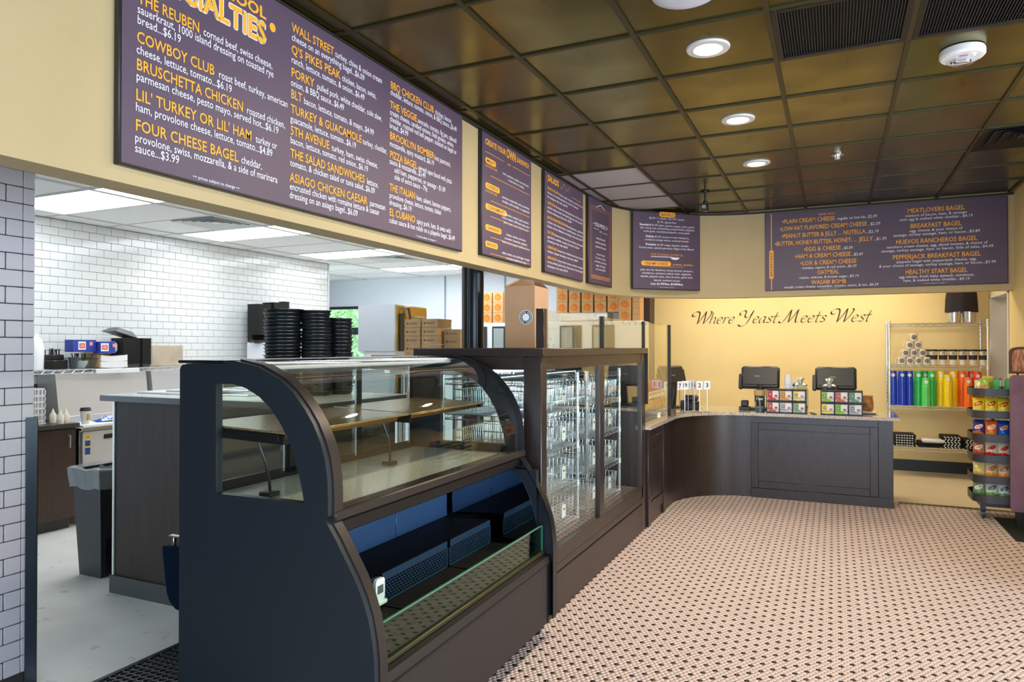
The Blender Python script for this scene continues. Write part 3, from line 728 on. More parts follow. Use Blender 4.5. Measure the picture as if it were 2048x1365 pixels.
def marks5(a, b, c, d, fn, fn2):
    pill(a, c, fn, fn2, 'BAGELS', 0.33, 0.53, 0.815, 0.030); pill(a, c, fn, fn2, 'CREAM CHEESE', 0.105, 0.475, 0.272, 0.028)
    line(b, fn, 0.225, 0.362, 0.49, 0.362, 0.007); flat(b, [(0.47,0.362)]+[(0.525+0.055*math.cos(math.radians(q)), 0.360+0.026*math.sin(math.radians(q))) for q in range(180,361,20)], fn)
board((-2.003, 7.462, 2.24), math.radians(42.9), W5, 0.855, 'small purple board of bagels and cream cheese prices on the curve of the soffit', L, marks=marks5)
# board 6: breakfast
X0 = -0.69
def bx_(px): return (px-115)/(1932-115)*2.24     # along the board, from the edge
def bz_(v): return v
L = []
def b6(s, c_, z, cap, w, col='a', bold=None): L.append((s, c_, z, cap, w, col, 'C') + ((bold,) if bold is not None else ()))
k6 = 0.86/9.2
L += [('BAGEL WITH...', 0.63, 0.800, 0.018, 0.17, 'a', 'C')]
rows6 = [('\u2022PLAIN CREAM CHEESE', 0.175, 0.53, 'regular or low fat...$2.49', 0.725, 0.38, 0.735), ('\u2022LOW-FAT FLAVORED CREAM CHEESE', 0.15, 0.86, '...$2.59', 1.015, 0.12, 0.655), ('\u2022PEANUT BUTTER & JELLY', 0.17, 0.55, '', 0, 0, 0.575), ('\u2022BUTTER, HONEY-BUTTER, HONEY,', 0.10, 0.77, '', 0, 0, 0.495), ('\u2022EGG & CHEESE', 0.395, 0.365, '...$3.09', 0.765, 0.11, 0.418), ('\u2022HAM & CREAM CHEESE', 0.305, 0.55, '...$3.69', 0.86, 0.11, 0.345)]
for s, x, w, s2, x2, w2, z in rows6:
    L.append((s, x, z, 0.044, w, 'a'))
    if s2: L.append((s2, x2, z, 0.030, w2, 'w'))
L += [('or', 0.735, 0.575, 0.016, 0.03, 'o'), ('NUTELLA', 0.785, 0.575, 0.044, 0.21, 'a'), ('...$2.19', 0.998, 0.575, 0.03, 0.12, 'w'), ('or', 0.885, 0.495, 0.016, 0.03, 'o'), ('JELLY', 0.935, 0.495, 0.044, 0.13, 'a'), ('...$1.39', 1.07, 0.495, 0.03, 0.12, 'w'),
 ('\u2022LOX & CREAM CHEESE', 0.635, 0.268, 0.044, 0.55, 'a', 'C'), ('tomato, capers, & red onion...$6.29', 0.645, 0.225, 0.026, 0.53, 'w', 'C'), ('OATMEAL', 0.635, 0.163, 0.044, 0.215, 'a', 'C'), ('raisins, walnuts, & brown sugar...$3.19', 0.64, 0.120, 0.026, 0.58, 'w', 'C'),
 ('WASABI BOMB', 0.64, 0.058, 0.042, 0.34, 'a', 'C'), ('wasabi cream cheese, cucumber, tomato, onion, & lox...$6.29', 0.655, 0.022, 0.025, 0.92, 'w', 'C'), ('\u2022\u2022\u2022 prices subject to change \u2022\u2022\u2022', 0.65, 0.006, 0.008, 0.2, 'w', 'C')]
rr6 = [('MEATLOVERS BAGEL', 0.50, ['mixture of bacon, ham, & sausage', 'with egg & melted white cheddar...$4.19'], [.54, .64]), ('BREAKFAST BAGEL', 0.45, ['egg, cheese, & your choice of', 'sausage, turkey sausage, ham, or bacon...$3.89'], [.46, .76]), ('HUEVOS RANCHEROS BAGEL', 0.71, ['ranchero cream cheese, egg, sliced tomato, & choice of', 'sausage, turkey sausage, ham, or bacon. Side of salsa...$4.49'], [.88, .98]),
 ('PEPPERJACK BREAKFAST BAGEL', 0.77, ['jalape\u00f1o bagel with pepperjack cheese, egg,', '& your choice of sausage, turkey sausage, ham, or bacon...$3.99'], [.70, 1.02]), ('HEALTHY START BAGEL', 0.54, ['egg whites, fresh baby spinach, tomatoes,', 'ham, & melted white cheddar...$4.19'], [.66, .58])]
z = 0.755
for hd, w, tx, ws in rr6:
    L.append((hd, 1.63, z, 0.044, w, 'a', 'C')); L.append((tx[0], 1.63, z-0.040, 0.026, ws[0], 'w', 'C')); L.append((tx[1], 1.63, z-0.078, 0.026, ws[1], 'w', 'C')); z -= 0.157
L.append(('\u2022\u2022\u2022 prices subject to change \u2022\u2022\u2022', 1.62, 0.022, 0.009, 0.22, 'w', 'C'))
def marks6(a, b, c, d, fn, fn2):
    flat(a, rrect(0.042, 0.13, 0.088, 0.45, 0.022), fn2)
    line(a, fn, 0.065, 0.0085, 0.065, 0.13, 0.009); line(a, fn, 0.065, 0.45, 0.065, 0.851, 0.009)
    text(c, 'BREAKFAST', lambda u, v: fn(0.079-v, 0.155+u), 0, 0, 0.028, 0.27, 'L', 1)
board((X0, 8.25, 2.23), 0, 2.24, 0.86, 'wide purple breakfast menu board on the far end of the soffit', L, depth=0.02, marks=marks6)

# ------------------------------------------------------------------ script lettering on the yellow wall
def spline(P, n=6):
    P = [Vector((p[0],p[1])) for p in P]
    if len(P) == 2: return P
    Q = [2*P[0]-P[1]]+P+[2*P[-1]-P[-2]]; out = []
    for i in range(1, len(Q)-2):
        for k in range(n):
            t = k/n; out.append(0.5*((2*Q[i])+(Q[i+1]-Q[i-1])*t+(2*Q[i-1]-5*Q[i]+4*Q[i+1]-Q[i+2])*t*t+(3*Q[i]-3*Q[i+1]+Q[i+2]-Q[i-1])*t**3))
    out.append(Q[-2]); return out
GLS = {
 'W': (1.02, [[(-.05,.62),(-.22,.60),(-.30,.78),(-.10,.98),(.14,.92),(.22,.5),(.24,.0)], [(.24,0),(.42,.45),(.58,1.0)], [(.58,1.0),(.62,.5),(.64,0)], [(.64,0),(.84,.4),(.96,.85),(.88,1.0)]]),
 'h': (.46, [[(.05,.9),(.04,0)], [(.05,.3),(.2,.5),(.32,.42),(.31,.06),(.4,.04)]]),
 'e': (.41, [[(.05,.24),(.26,.30),(.31,.42),(.2,.52),(.05,.38),(.04,.12),(.16,.0),(.34,.10)]]),
 'r': (.36, [[(.02,.44),(.07,.48),(.05,0)], [(.05,.3),(.18,.48),(.31,.46)]]),
 'Y': (.72, [[(-.10,.66),(-.22,.66),(-.24,.86),(-.02,1.0),(.12,.88),(.12,.58),(.26,.44),(.46,.62),(.56,1.0)], [(.56,1.0),(.48,.4),(.34,-.08),(.06,-.24),(-.12,-.12)]]),
 'a': (.46, [[(.33,.42),(.2,.51),(.03,.3),(.05,.03),(.18,.05),(.33,.34)], [(.34,.5),(.31,.06),(.42,.05)]]),
 's': (.36, [[(.31,.42),(.2,.51),(.08,.42),(.14,.3),(.26,.2),(.2,.03),(.02,.06)]]),
 't': (.33, [[(.15,.82),(.1,.15),(.16,.0),(.29,.1)], [(-.02,.5),(.3,.52)]]),
 'M': (.98, [[(-.32,.12),(-.26,.0),(-.10,.04),(.06,.45),(.2,1.0)], [(.2,1.0),(.24,.5),(.26,.02)], [(.26,.02),(.46,.5),(.62,1.0)], [(.62,1.0),(.64,.4),(.70,.03),(.82,.06)]]),
 ' ': (.42, [])}
mb = MB(); x = 0.0; nib = Vector((math.cos(math.radians(35)), math.sin(math.radians(35))))*0.105; pos = []
for ch in 'Where Yeast Meets West':
    adv, st = GLS[ch]; k = 1.0 if ch in 'WYM' else 0.98
    for P in st:
        S = spline(P); S = [Vector((p.x+x+0.30*p.y, p.y)) for p in S]
        for p, q in zip(S, S[1:]):
            nn = nib if ch in 'WYM' else nib*0.72
            d = (q-p)
            if abs(d.x*nn.y-d.y*nn.x) < 1e-5: continue
            pos.append([p-nn*.5, p+nn*.5, q+nn*.5, q-nn*.5])
    x += adv
sc = 2.36/(x+0.25); Hc = 0.18
for q in pos: mb.add([(-1.87+p.x*sc, 10.4455, 1.95+p.y*Hc) for p in q]+[(-1.87+p.x*sc, 10.4493, 1.95+p.y*Hc) for p in q], [(0,1,2,3),(0,4,5,1),(1,5,6,2),(2,6,7,3),(3,7,4,0)])
tag(mb.build('wall_lettering', M('charcoal lettering', (38,34,28), 0.5), smooth=False), 'dark script lettering Where Yeast Meets West on the yellow back wall', 'lettering', kind='stuff')
# ------------------------------------------------------------------ curved glass display case
m_lam = M('black laminate', (23,31,39), 0.45, bump=(220,0.06), spec=0.4)
m_brz = M('dark bronze rail', (50,43,41), 0.4, 0.4)
m_blk = M('satin black steel', (20,22,25), 0.28, 0.35)
m_blue = M('painted sheen back panel', (60,94,136), 0.34, 0.5)  # blue daylight sheen put into the base colour of the well panels
m_mir = M('dark mirror liner', (150,160,170), 0.03, 1.0)
YN, YF = 1.95, 3.65
case = root('display_case', (0, YN, 0), label='black curved-glass refrigerated display case in the foreground', cat='display case')
LEN = YF-YN
prof_up = [(-2.04,1.551),(-1.93,1.532),(-1.82,1.484),(-1.76,1.44),(-1.705,1.38),(-1.668,1.33),(-1.637,1.27),(-1.616,1.21),(-1.605,1.14),(-1.602,1.08),(-1.602,1.012)]
prof_lo = [(-1.615,0.998),(-1.565,0.93),(-1.528,0.872),(-1.488,0.81),(-1.455,0.747),(-1.43,0.68),(-1.413,0.602),(-1.406,0.54),(-1.404,0.478),(-1.404,0.12)]
side = [(-2.33,0.0),(-2.33,1.515),(-2.325,1.528),(-2.312,1.535),(-2.20,1.537),(-2.12,1.545)] + prof_up + prof_lo + [(-1.50,0.12),(-1.50,0.0)]
hole = [(-2.135,1.046),(-2.137,1.462),(-2.05,1.464),(-1.985,1.450),(-1.92,1.42),(-1.86,1.375),(-1.81,1.315),(-1.768,1.245),(-1.738,1.17),(-1.718,1.10),(-1.708,1.049)]
fnY = lambda u, v, d: (u, d, v)
for y0, y1 in ((0.0, 0.032), (LEN-0.032, LEN)):
    sp = MB().prism(side, fnY, y0, y1, holes=[hole]).build('side_panel', m_lam, case, ang=30)
    MB().prism([(p[0]*1.0,p[1]) for p in hole], fnY, (y0+y1)/2-0.002, (y0+y1)/2+0.002).build('side_glass', m_glass, sp, smooth=False)
# bronze edging strips along the front of the near and far sides
edge = [(-2.04,1.5515)]+prof_up[1:]
def ribbon(mb, P, y0, y1, t, m=0):
    n = len(P); nrm = []
    for i in range(n):
        a = Vector(P[max(i-1,0)]); b = Vector(P[min(i+1,n-1)]); d = (b-a).normalized(); nrm.append(Vector((-d.y, d.x)))
    o = [(P[i][0]+nrm[i].x*t, P[i][1]+nrm[i].y*t) for i in range(n)]
    return mb.prism(list(P)+list(reversed(o)), fnY, y0, y1, m)
ribbon(MB(), prof_up, 0.026, 0.075, 0.006).build('edge_trim', m_brz, case)
ribbon(MB(), prof_up, LEN-0.075, LEN-0.026, 0.006).build('edge_trim', m_blk, case)
ribbon(MB(), prof_lo, 0.026, 0.070, 0.005).build('edge_trim', m_brz, case)
ribbon(MB(), prof_lo, LEN-0.070, LEN-0.026, 0.005).build('edge_trim', m_blk, case)
# curved glass
gp = [(-2.10,1.548)]+prof_up
n = len(gp)
MB().add([(x,0.03,z) for x,z in gp]+[(x,LEN-0.03,z) for x,z in gp], [(i,i+1,n+i+1,n+i) for i in range(n-1)]).build('curved_glass', GL('curved glass', (242,248,244), 1.7), case, ang=80, fix=False)
MB().box(-2.33,-0.01,1.540,-2.08,LEN+0.0,1.552,b=0.003).build('top_panel', m_blk, case)
MB().box(-2.33,0.03,1.527,-2.05,LEN-0.03,1.538).build('ceiling_strip', M('case steel', (150,150,150), 0.25, 0.9), case)
MB().tube([(-2.06,0.06,1.522),(-2.06,LEN-0.06,1.522)], 0.012, 10).build('light_tube', M('frosted tube', (225,228,226), 0.4), case)
MB().box(-1.660,0.03,0.985,-1.592,LEN-0.0,1.024,b=0.006).build('front_rail', m_brz, case)
MB().box(-1.72,0.03,0.935,-1.60,LEN-0.03,0.983,b=0.004).build('lower_rail', m_blk, case)
# sliding back doors
bk = MB().box(-2.325,0.032,1.0,-2.315,LEN-0.032,1.03).box(-2.325,0.032,1.505,-2.315,LEN-0.032,1.53)
bk.build('door_track', m_blk, case)
for y0, y1, x in ((0.05,0.60,-2.318),(0.58,1.12,-2.306),(1.10,LEN-0.05,-2.318)):
    d = MB().box(x-0.004,y0,1.02,x+0.004,y0+0.045,1.515,b=0.002).box(x-0.004,y1-0.045,1.02,x+0.004,y1,1.515,b=0.002).box(x-0.004,y0,1.02,x+0.004,y1,1.045).box(x-0.004,y0,1.485,x+0.004,y1,1.515)
    d = d.build('back_door', m_blk, case)
    MB().box(x-0.002,y0+0.04,1.04,x+0.002,y1-0.04,1.49).build('door_glass', m_glass, d)
    MB().box(x+0.004,y1-0.052,1.03,x+0.010,y1-0.046,1.50).build('door_edge', m_chrome, d)
# upper deck
m_deck = M('pale speckled deck', (206,208,196), 0.2, 0.0, noise=(60,(188,190,178),0.35,0.65))
MB().box(-2.31,0.033,0.985,-1.665,LEN-0.033,1.003,b=0.002).build('deck', m_deck, case)
g = MB()
for k in range(7): g.box(-1.715+k*0.007,0.10,1.0035,-1.712+k*0.007,LEN-0.10,1.006)
g.build('air_grille', m_steel, case)
# the two tilted tinted shelves
m_shelf = M('tan speckled shelf', (172,148,106), 0.22, 0.3, noise=(160,(128,108,74),0.35,0.65))
for y0, y1 in ((0.04, 0.86), (0.88, LEN-0.05)):
    T = Matrix.Translation((-2.29, 0, 1.300)) @ Matrix.Rotation(math.radians(2.0),4,'Y')
    s = MB().box(0,y0,-0.004,0.46,y1,0.004,b=0.0015,T=T).build('glass_shelf', m_shelf, case)
    MB().box(0.456,y0,-0.020,0.464,y1-0.10,-0.003,b=0.002,T=T).build('shelf_lip', M('brass lip', (128,98,60), 0.3, 0.9), s)
    MB().box(0.02,y0+0.01,-0.045,0.44,y0+0.05,-0.005,T=T).build('shelf_support', m_blk, s)
    MB().tube([(-2.08,y0+0.10,1.285),(-2.07,y0+0.115,1.21),(-2.05,y0+0.13,1.14),(-2.06,y0+0.16,1.06),(-2.075,y0+0.18,1.006)],0.006,8).build('cable', m_blackp, s)
    MB().box(-2.10,y0+0.14,1.003,-2.04,y0+0.20,1.022,b=0.004).build('cable_box', m_blackp, s)
for y in (0.03, LEN-0.04): MB().box(-2.30,y,1.255,-1.86,y+0.012,1.278,b=0.002).build('shelf_bracket', m_blk, case)
# lower open well
MB().box(-2.10,0.033,0.50,-2.085,LEN-0.033,0.96).build('well_back', m_blk, case)
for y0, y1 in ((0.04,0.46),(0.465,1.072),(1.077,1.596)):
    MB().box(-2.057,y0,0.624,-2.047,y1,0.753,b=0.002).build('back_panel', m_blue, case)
g = MB()
for k in range(60): g.box(-2.06,0.06+k*0.0255,0.775,-2.052,0.072+k*0.0255,0.90)
for k in range(4): g.box(-2.062,0.05,0.79+k*0.03,-2.05,1.60,0.794+k*0.03)
g.build('upper_grille', m_brz, case)
m_sh = M('black shelf pan', (22,20,19), 0.6, 0.0, spec=0.12)
lin = [(-2.08,0.50),(-2.08,0.93),(-1.70,0.93),(-1.62,0.90),(-1.575,0.84),(-1.545,0.78),(-1.515,0.70),(-1.497,0.62),(-1.49,0.54),(-1.49,0.50)]
for y in (0.033, LEN-0.072): MB().prism(lin, fnY, y, y+0.004).build('liner_plate', m_mir, case, smooth=False)
MB().box(-2.08,LEN-0.068,0.50,-1.50,LEN-0.033,0.92).build('liner_block', m_lam, case)
for y0, y1 in ((0.040,0.50),(0.505,1.078),(1.083,1.550)):
    MB().prism([(-2.045,0.612),(-2.045,0.624),(-1.744,0.643),(-1.744,0.631)], fnY, y0, y1).build('step_shelf', m_sh, case)
    MB().box(-1.74,y0,0.500,-1.50,y1+0.02,0.512,b=0.002).build('base_pan', m_sh, case)
    fr = MB(); ya, yb = y0+0.004, y1-0.004; z0, z1 = 0.514, 0.643
    fr.box(-1.745,ya,z1-0.034,-1.739,yb,z1); fr.box(-1.745,ya,z0,-1.739,yb,z0+0.006); fr.box(-1.745,ya,z0,-1.739,ya+0.008,z1); fr.box(-1.745,yb-0.008,z0,-1.739,yb,z1)
    for r_ in range(7):
        zz = z0+0.006+r_*0.0127
        fr.box(-1.744,ya,zz,-1.740,yb,zz+0.0040)
        nn = int((yb-ya)/0.023)
        for q in range(nn+1):
            yy = ya+q*0.023+(0.0115 if r_ % 2 else 0)
            if yy+0.006 < yb: fr.box(-1.744,yy,zz+0.004,-1.740,yy+0.0055,zz+0.0127)
    fr.build('perforated_riser', M('blue black riser', (44,64,90), 0.35, 0.5), case, smooth=False, fix=False)
MB().box(-2.08,0.033,0.470,-1.60,LEN-0.033,0.498).build('well_floor', m_blk, case)
g = MB()
for k in range(26): g.box(-1.59,0.05+k*0.060,0.5125,-1.51,0.096+k*0.060,0.516)
g.build('intake_grille', M('dark brass grille', (54,50,36), 0.35, 0.6), case)
MB().box(-1.60,0.033,0.455,-1.478,LEN-0.033,0.4995).build('front_well', m_sh, case)
gl = MB().box(-1.476,0.05,0.47,-1.470,LEN-0.05,0.614).build('lip_glass', m_glassg, case)
MB().box(-1.4775,0.05,0.614,-1.4685,LEN-0.05,0.6185).box(-1.4775,LEN-0.055,0.47,-1.4685,LEN-0.05,0.614).build('glass_edge', m_gedge, gl)
MB().box(-1.482,0.035,0.458,-1.462,LEN-0.035,0.476,b=0.003).build('glass_channel', M('old brass channel', (84,78,54), 0.4, 0.6), case)
fp = MB().prism([(-1.47,0.10),(-1.422,0.105),(-1.422,0.43),(-1.43,0.456),(-1.47,0.456)], fnY, 0.033, LEN-0.033)
fp.build('front_panel', M('bronze laminate', (42,37,36), 0.48, 0.1, spec=0.35), case)
MB().box(-1.4215,0.033,0.412,-1.4175,LEN-0.033,0.420).build('panel_seam', m_blk, case)
MB().box(-1.425,LEN-0.10,0.11,-1.4175,LEN-0.03,0.412).build('end_post', m_blk, case)
MB().box(-2.30,0.04,0.0,-1.52,LEN-0.02,0.10).build('kick_base', M('scuffed brown kick', (78,64,54), 0.5, noise=(14,(60,50,44),0.4,0.6)), case)
MB().box(-2.325,0.033,0.10,-2.29,LEN-0.033,0.985).build('back_panel', m_blk, case)
b = MB().box(-1.418,0.045,0.440,-1.412,0.07,0.455,b=0.002); b.build('latch', m_chrome, case)
# thermometer hung on the near end of the riser
th = root('thermometer', (-1.732, YN+0.475, 0.590), rz=PI/2, label='small white digital thermometer hanging inside the open well of the case', cat='thermometer')
MB().prism(rrect(-0.032,-0.045,0.032,0.05,0.016,4), lambda u,v,d: (u,d,v), -0.014, 0.0).build('body', m_whitep, th)
MB().box(-0.040,-0.02,-0.062,0.044,0.002,-0.045,b=0.003).build('foot', m_whitep, th)
MB().tube([(0.0,-0.006,0.048),(0.0,-0.006,0.062),(-0.02,-0.006,0.066),(-0.022,-0.006,0.058)],0.004,6).build('hook', m_whitep, th)
MB().box(-0.020,-0.0155,-0.012,0.020,-0.0135,0.022,b=0.0005).build('display', M('lcd', (92,96,98), 0.2), th)
MB().lathe([(0.0,0.0),(0.007,0.0),(0.007,-0.003)],n=14,cap=False).build('button', M('red button', (210,50,40), 0.4), th)
th.children[-1].rotation_euler = (-PI/2,0,0); th.children[-1].location = (0.0,-0.0165,-0.028)
# shiny dark-blue tray hanging behind the case
hb_ = root('hanging_tray', (-2.345, YN+0.02, 0.815), label='glossy dark blue tray hanging by a clip on the back edge of the display case', cat='tray')
P = [(0.0,0.0),(-0.105,-0.01),(-0.092,-0.10),(-0.078,-0.19),(-0.062,-0.225),(-0.03,-0.25),(0.0,-0.255)]
sh = MB(); 
for y0, y1, q in ((0,0.02,1.0),(0.02,0.04,0.72),(0.04,0.30,0.5)):
    sh.prism([(p[0]*q,p[1]) for p in P], fnY, y0, y1)
sh.build('tray_body', M('blue gloss metal', (40,66,96), 0.12, 0.9), hb_)
MB().box(-0.062,0.004,-0.01,-0.045,0.02,0.036,b=0.002).box(-0.07,0.0,0.030,0.010,0.022,0.037,b=0.002).build('clip', m_steel, hb_)
# ------------------------------------------------------------------ wood and glass bread cabinet
m_trimw = M('espresso wood warm', (70,54,36), 0.33, noise=(9,(88,68,46),0.3,0.75), stretch=(4,0.6,5))
CX0, CX1, CY0, CY1 = -2.37, -1.52, 3.705, 6.13
cab = root('bread_cabinet', (0, CY0, 0), label='dark wood and glass bread cabinet beside the display case', cat='cabinet')
L_ = CY1-CY0
MB().box(CX0,-0.02,1.548,CX1+0.022,L_+0.02,1.598,b=0.004).build('top_slab', m_woodh, cab)
MB().box(CX1-0.04,0.075,1.470,CX1-0.005,L_-0.10,1.548).build('header_rail', m_woodh, cab)
MB().box(CX0,0.0,1.470,CX1-0.11,0.035,1.548).build('header_rail', m_woodh, cab)
for a in ((CX1-0.112,0.0,CX1,0.088),(CX1-0.10,L_-0.13,CX1,L_),(CX0,0.0,CX0+0.07,0.06),(CX0,L_-0.06,CX0+0.07,L_)):
    MB().box(a[0],a[1],0.0,a[2],a[3],1.548,b=0.004).build('post', m_wood, cab)
MB().box(CX1-0.036,1.10,0.39,CX1,1.205,1.475,b=0.004).build('mullion', m_wood, cab)
MB().box(CX1-0.034,0.08,0.295,CX1,L_-0.09,0.392,b=0.003).build('sill_rail', m_woodh, cab)
MB().box(CX1-0.04,0.08,0.0,CX1-0.001,L_-0.09,0.236,b=0.003).build('plinth_panel', m_woodh, cab)
MB().box(CX1-0.034,0.08,0.249,CX1-0.001,L_-0.09,0.295).build('plinth_panel', m_woodh, cab)
MB().box(CX1-0.05,0.08,0.236,CX1-0.012,L_-0.09,0.249).build('shadow_groove', M('groove', (18,14,12), 0.8), cab)
MB().box(CX0,0.01,0.0,CX0+0.02,L_-0.01,0.30).box(CX0,0.004,0.0,CX1-0.1,0.03,0.30).build('base_panel', m_wood, cab)
MB().box(CX0+0.02,0.03,0.27,CX1-0.05,L_-0.10,0.29).build('inner_floor', M('cabinet floor', (70,62,54), 0.5), cab)
MB().box(CX1-0.024,0.086,0.39,CX1-0.019,1.102,1.472).build('pane', m_glass, cab)
MB().box(CX1-0.024,1.203,0.39,CX1-0.019,L_-0.125,1.472).build('pane', m_glass, cab)
MB().box(CX0+0.07,0.014,0.30,CX1-0.11,0.019,1.472).build('pane', m_glass, cab)
MB().box(CX0+0.07,L_-0.02,0.30,CX1-0.10,L_-0.015,1.548).build('end_panel', m_wood, cab)
MB().tube([(-2.02,0.05,1.452),(-2.02,2.0,1.452)], 0.016, 14).build('light_tube', M('lit tube', (245,248,252), 0.4, emit=((236,244,255), 7.0)), cab)
MB().box(-2.035,1.98,1.43,-2.005,2.10,1.475,b=0.003).build('tube_end', m_blackp, cab)
# glass guards on top and by the counter
def guard_post(x, y, z0, z1, s, name='guard_post', rt=None):
    return MB().box(x-s/2,y-s/2,z0,x+s/2,y+s/2,z1,b=0.002).build(name, m_black if s < 0.035 else m_wood, rt)
gd = root('sneeze_guard', (0,0,0), label='clear glass guard on posts along the top of the bread cabinet', cat='glass guard')
guard_post(-1.535, 3.745, 1.598, 1.826, 0.05, rt=gd); guard_post(-1.53, 4.885, 1.598, 1.828, 0.032, rt=gd); guard_post(-1.53, 6.10, 1.598, 1.832, 0.028, rt=gd)
for a, b in ((3.772,4.868),(4.902,6.085)): MB().box(-1.533,a,1.600,-1.527,b,1.822).build('pane', m_glassy, gd)
gd = root('sneeze_guard', (0,0,0), label='tall clear glass guard standing on the granite between cabinet and register', cat='glass guard')
guard_post(-1.53, 7.16, 0.905, 1.832, 0.032, rt=gd)
MB().box(-1.533,6.155,0.908,-1.527,7.143,1.828).build('pane', m_glassy, gd)
MB().box(-1.56,6.132,1.1,-1.50,6.153,1.58,b=0.002).build('end_bracket', m_black, gd)

# wire racks with baskets inside the cabinet
wrk = root('wire_rack', (0, 3.86, 0), label='chrome wire rack in the near half of the bread cabinet', cat='wire rack', group='chrome racks in the bread cabinet')
RX0, RX1, RL = -2.26, -1.66, 0.86
ZS = (0.40, 0.66, 0.925, 1.18)
def rack_post(mb, x, y, z0, z1):
    mb.cyl(x,y,z0,z1,0.0125,n=12)
    z = z0+0.05
    while z < z1-0.03: mb.lathe([(0.0125,0),(0.0140,0.002),(0.0140,0.004),(0.0125,0.006)],x,y,z,n=10,cap=False); z += 0.0255*2
    mb.lathe([(0.0,0.012),(0.010,0.010),(0.0145,0.0),(0.0145,-0.012)],x,y,z1,n=12,cap=False)
def wire_shelf(mb, x0, y0, x1, y1, z, axis='y', step=0.028, zig=True, collars=True):
    r = 0.0036
    for zz in (z, z-0.032):
        for p in (((x0,y0),(x1,y0)),((x1,y0),(x1,y1)),((x1,y1),(x0,y1)),((x0,y1),(x0,y0))):
            mb.tube([(p[0][0],p[0][1],zz),(p[1][0],p[1][1],zz)], r*1.2, 5, caps=False)
    if axis == 'y':       # front wires run along x between long rails along y
        n = int((y1-y0)/step)
        for k in range(1, n): y = y0+(y1-y0)*k/n; mb.tube([(x0,y,z+0.002),(x1,y,z+0.002)], 0.0017, 4, caps=False)
        for x in (x0, x1):
            if zig:
                nz = int((y1-y0)/0.045); P = [(x, y0+(y1-y0)*k/nz, z-(0.032 if k % 2 else 0)) for k in range(nz+1)]
                mb.tube(P, 0.0022, 4, caps=False)
        mb.tube([((x0+x1)/2,y0,z-0.004),((x0+x1)/2,y1,z-0.004)], r, 5, caps=False)
    else:
        n = int((x1-x0)/step)
        for k in range(1, n): x = x0+(x1-x0)*k/n; mb.tube([(x,y0,z+0.002),(x,y1,z+0.002)], 0.0017, 4, caps=False)
        for y in (y0, y1):
            if zig:
                nz = int((x1-x0)/0.045); P = [(x0+(x1-x0)*k/nz, y, z-(0.032 if k % 2 else 0)) for k in range(nz+1)]
                mb.tube(P, 0.0022, 4, caps=False)
        mb.tube([(x0,(y0+y1)/2,z-0.004),(x1,(y0+y1)/2,z-0.004)], r, 5, caps=False)
    if collars:
        for x in (x0,x1):
            for y in (y0,y1): mb.cyl(x,y,z-0.036,z+0.006,0.0175,0.0155,n=12)
for x in (RX0, RX1):
    for y in (0.0, RL):
        p = MB(); rack_post(p, x, y, 0.29, 1.43); p.build('post', m_chrome, wrk)
for z in ZS:
    s = MB(); wire_shelf(s, RX0, 0.0, RX1, RL, z); s.build('wire_shelf', m_chrome, wrk, fix=False)
s = MB(); wire_shelf(s, RX0, 0.0, RX1, RL, 1.40); s.build('wire_shelf', m_chrome, wrk, fix=False)
w2 = clone(wrk, loc=(0, 4.93, 0), label='chrome wire rack in the far half of the bread cabinet')
# wire basket with its price tag
def basket(w, d, h, name='wire_basket', step=0.03):
    r = root(name, (0,0,0)); b = MB()
    for zz, e in ((0.003,0.012),(h*0.33,0.008),(h*0.66,0.004),(h,0.0)):
        b.tube([(-d+e,e,zz),(-e,e,zz),(-e,w-e,zz),(-d+e,w-e,zz)], 0.0030 if zz == h else 0.0019, 4, caps=False, closed=True)
    n = int(w/step)
    for k in range(n+1):
        y = 0.008+(w-0.016)*k/n; b.tube([(0,y,h),(-0.012,y,0.003),(-d+0.012,y,0.003),(-d,y,h)], 0.0019, 4, caps=False)
    n = int(d/step)
    for k in range(n+1):
        x = -0.01-(d-0.02)*k/n; b.tube([(x,0,h),(x,0.012,0.003),(x,w-0.012,0.003),(x,w,h)], 0.0019, 4, caps=False)
    b.build('wire_cage', m_chrome, r, fix=False, smooth=False)
    return r
bk_ = basket(0.40, 0.52, 0.15)
tg = MB().box(0.004,0.14,0.045,0.006,0.212,0.130).build('price_tag', m_paper, bk_)
MB().tube([(0.004,0.165,0.128),(0.004,0.17,0.150),(0.004,0.178,0.128)],0.0016,4).build('clip', m_chrome, tg)
MB().box(0.0061,0.160,0.095,0.0064,0.195,0.106).build('print', M('tag print', (60,56,58), 0.7), tg)
lv = ['bottom', 'second', 'third', 'top']; firstb = True
for ri, (y0, rn) in enumerate(((3.86,'near'),(4.93,'far'))):
    for zi, z in enumerate(ZS):
        for ki, dy in enumerate((0.025, 0.435)):
            lb = '%s wire basket with white tag, %s level of the %s rack' % (('left','right')[ki], lv[zi], rn)
            if firstb: o = bk_; firstb = False; o['category'] = 'basket'
            else: o = clone(bk_)
            o.location = (-1.675, y0+dy, z+0.004); o['label'] = lb; o['group'] = 'wire baskets in the bread cabinet'
for i, (y, col, col2) in enumerate(((4.05,(196,52,40),(240,236,230)),(4.16,(214,180,60),(240,236,230)))):
    b = MB().box(-2.0,y,0.932,-1.85,y+0.09,0.985,b=0.006)
    tag(b.build('snack_box', M('snackbox%d' % i, col, 0.5)), '%s packet lying in a wire basket of the bread cabinet' % ('red','yellow')[i], 'packet')

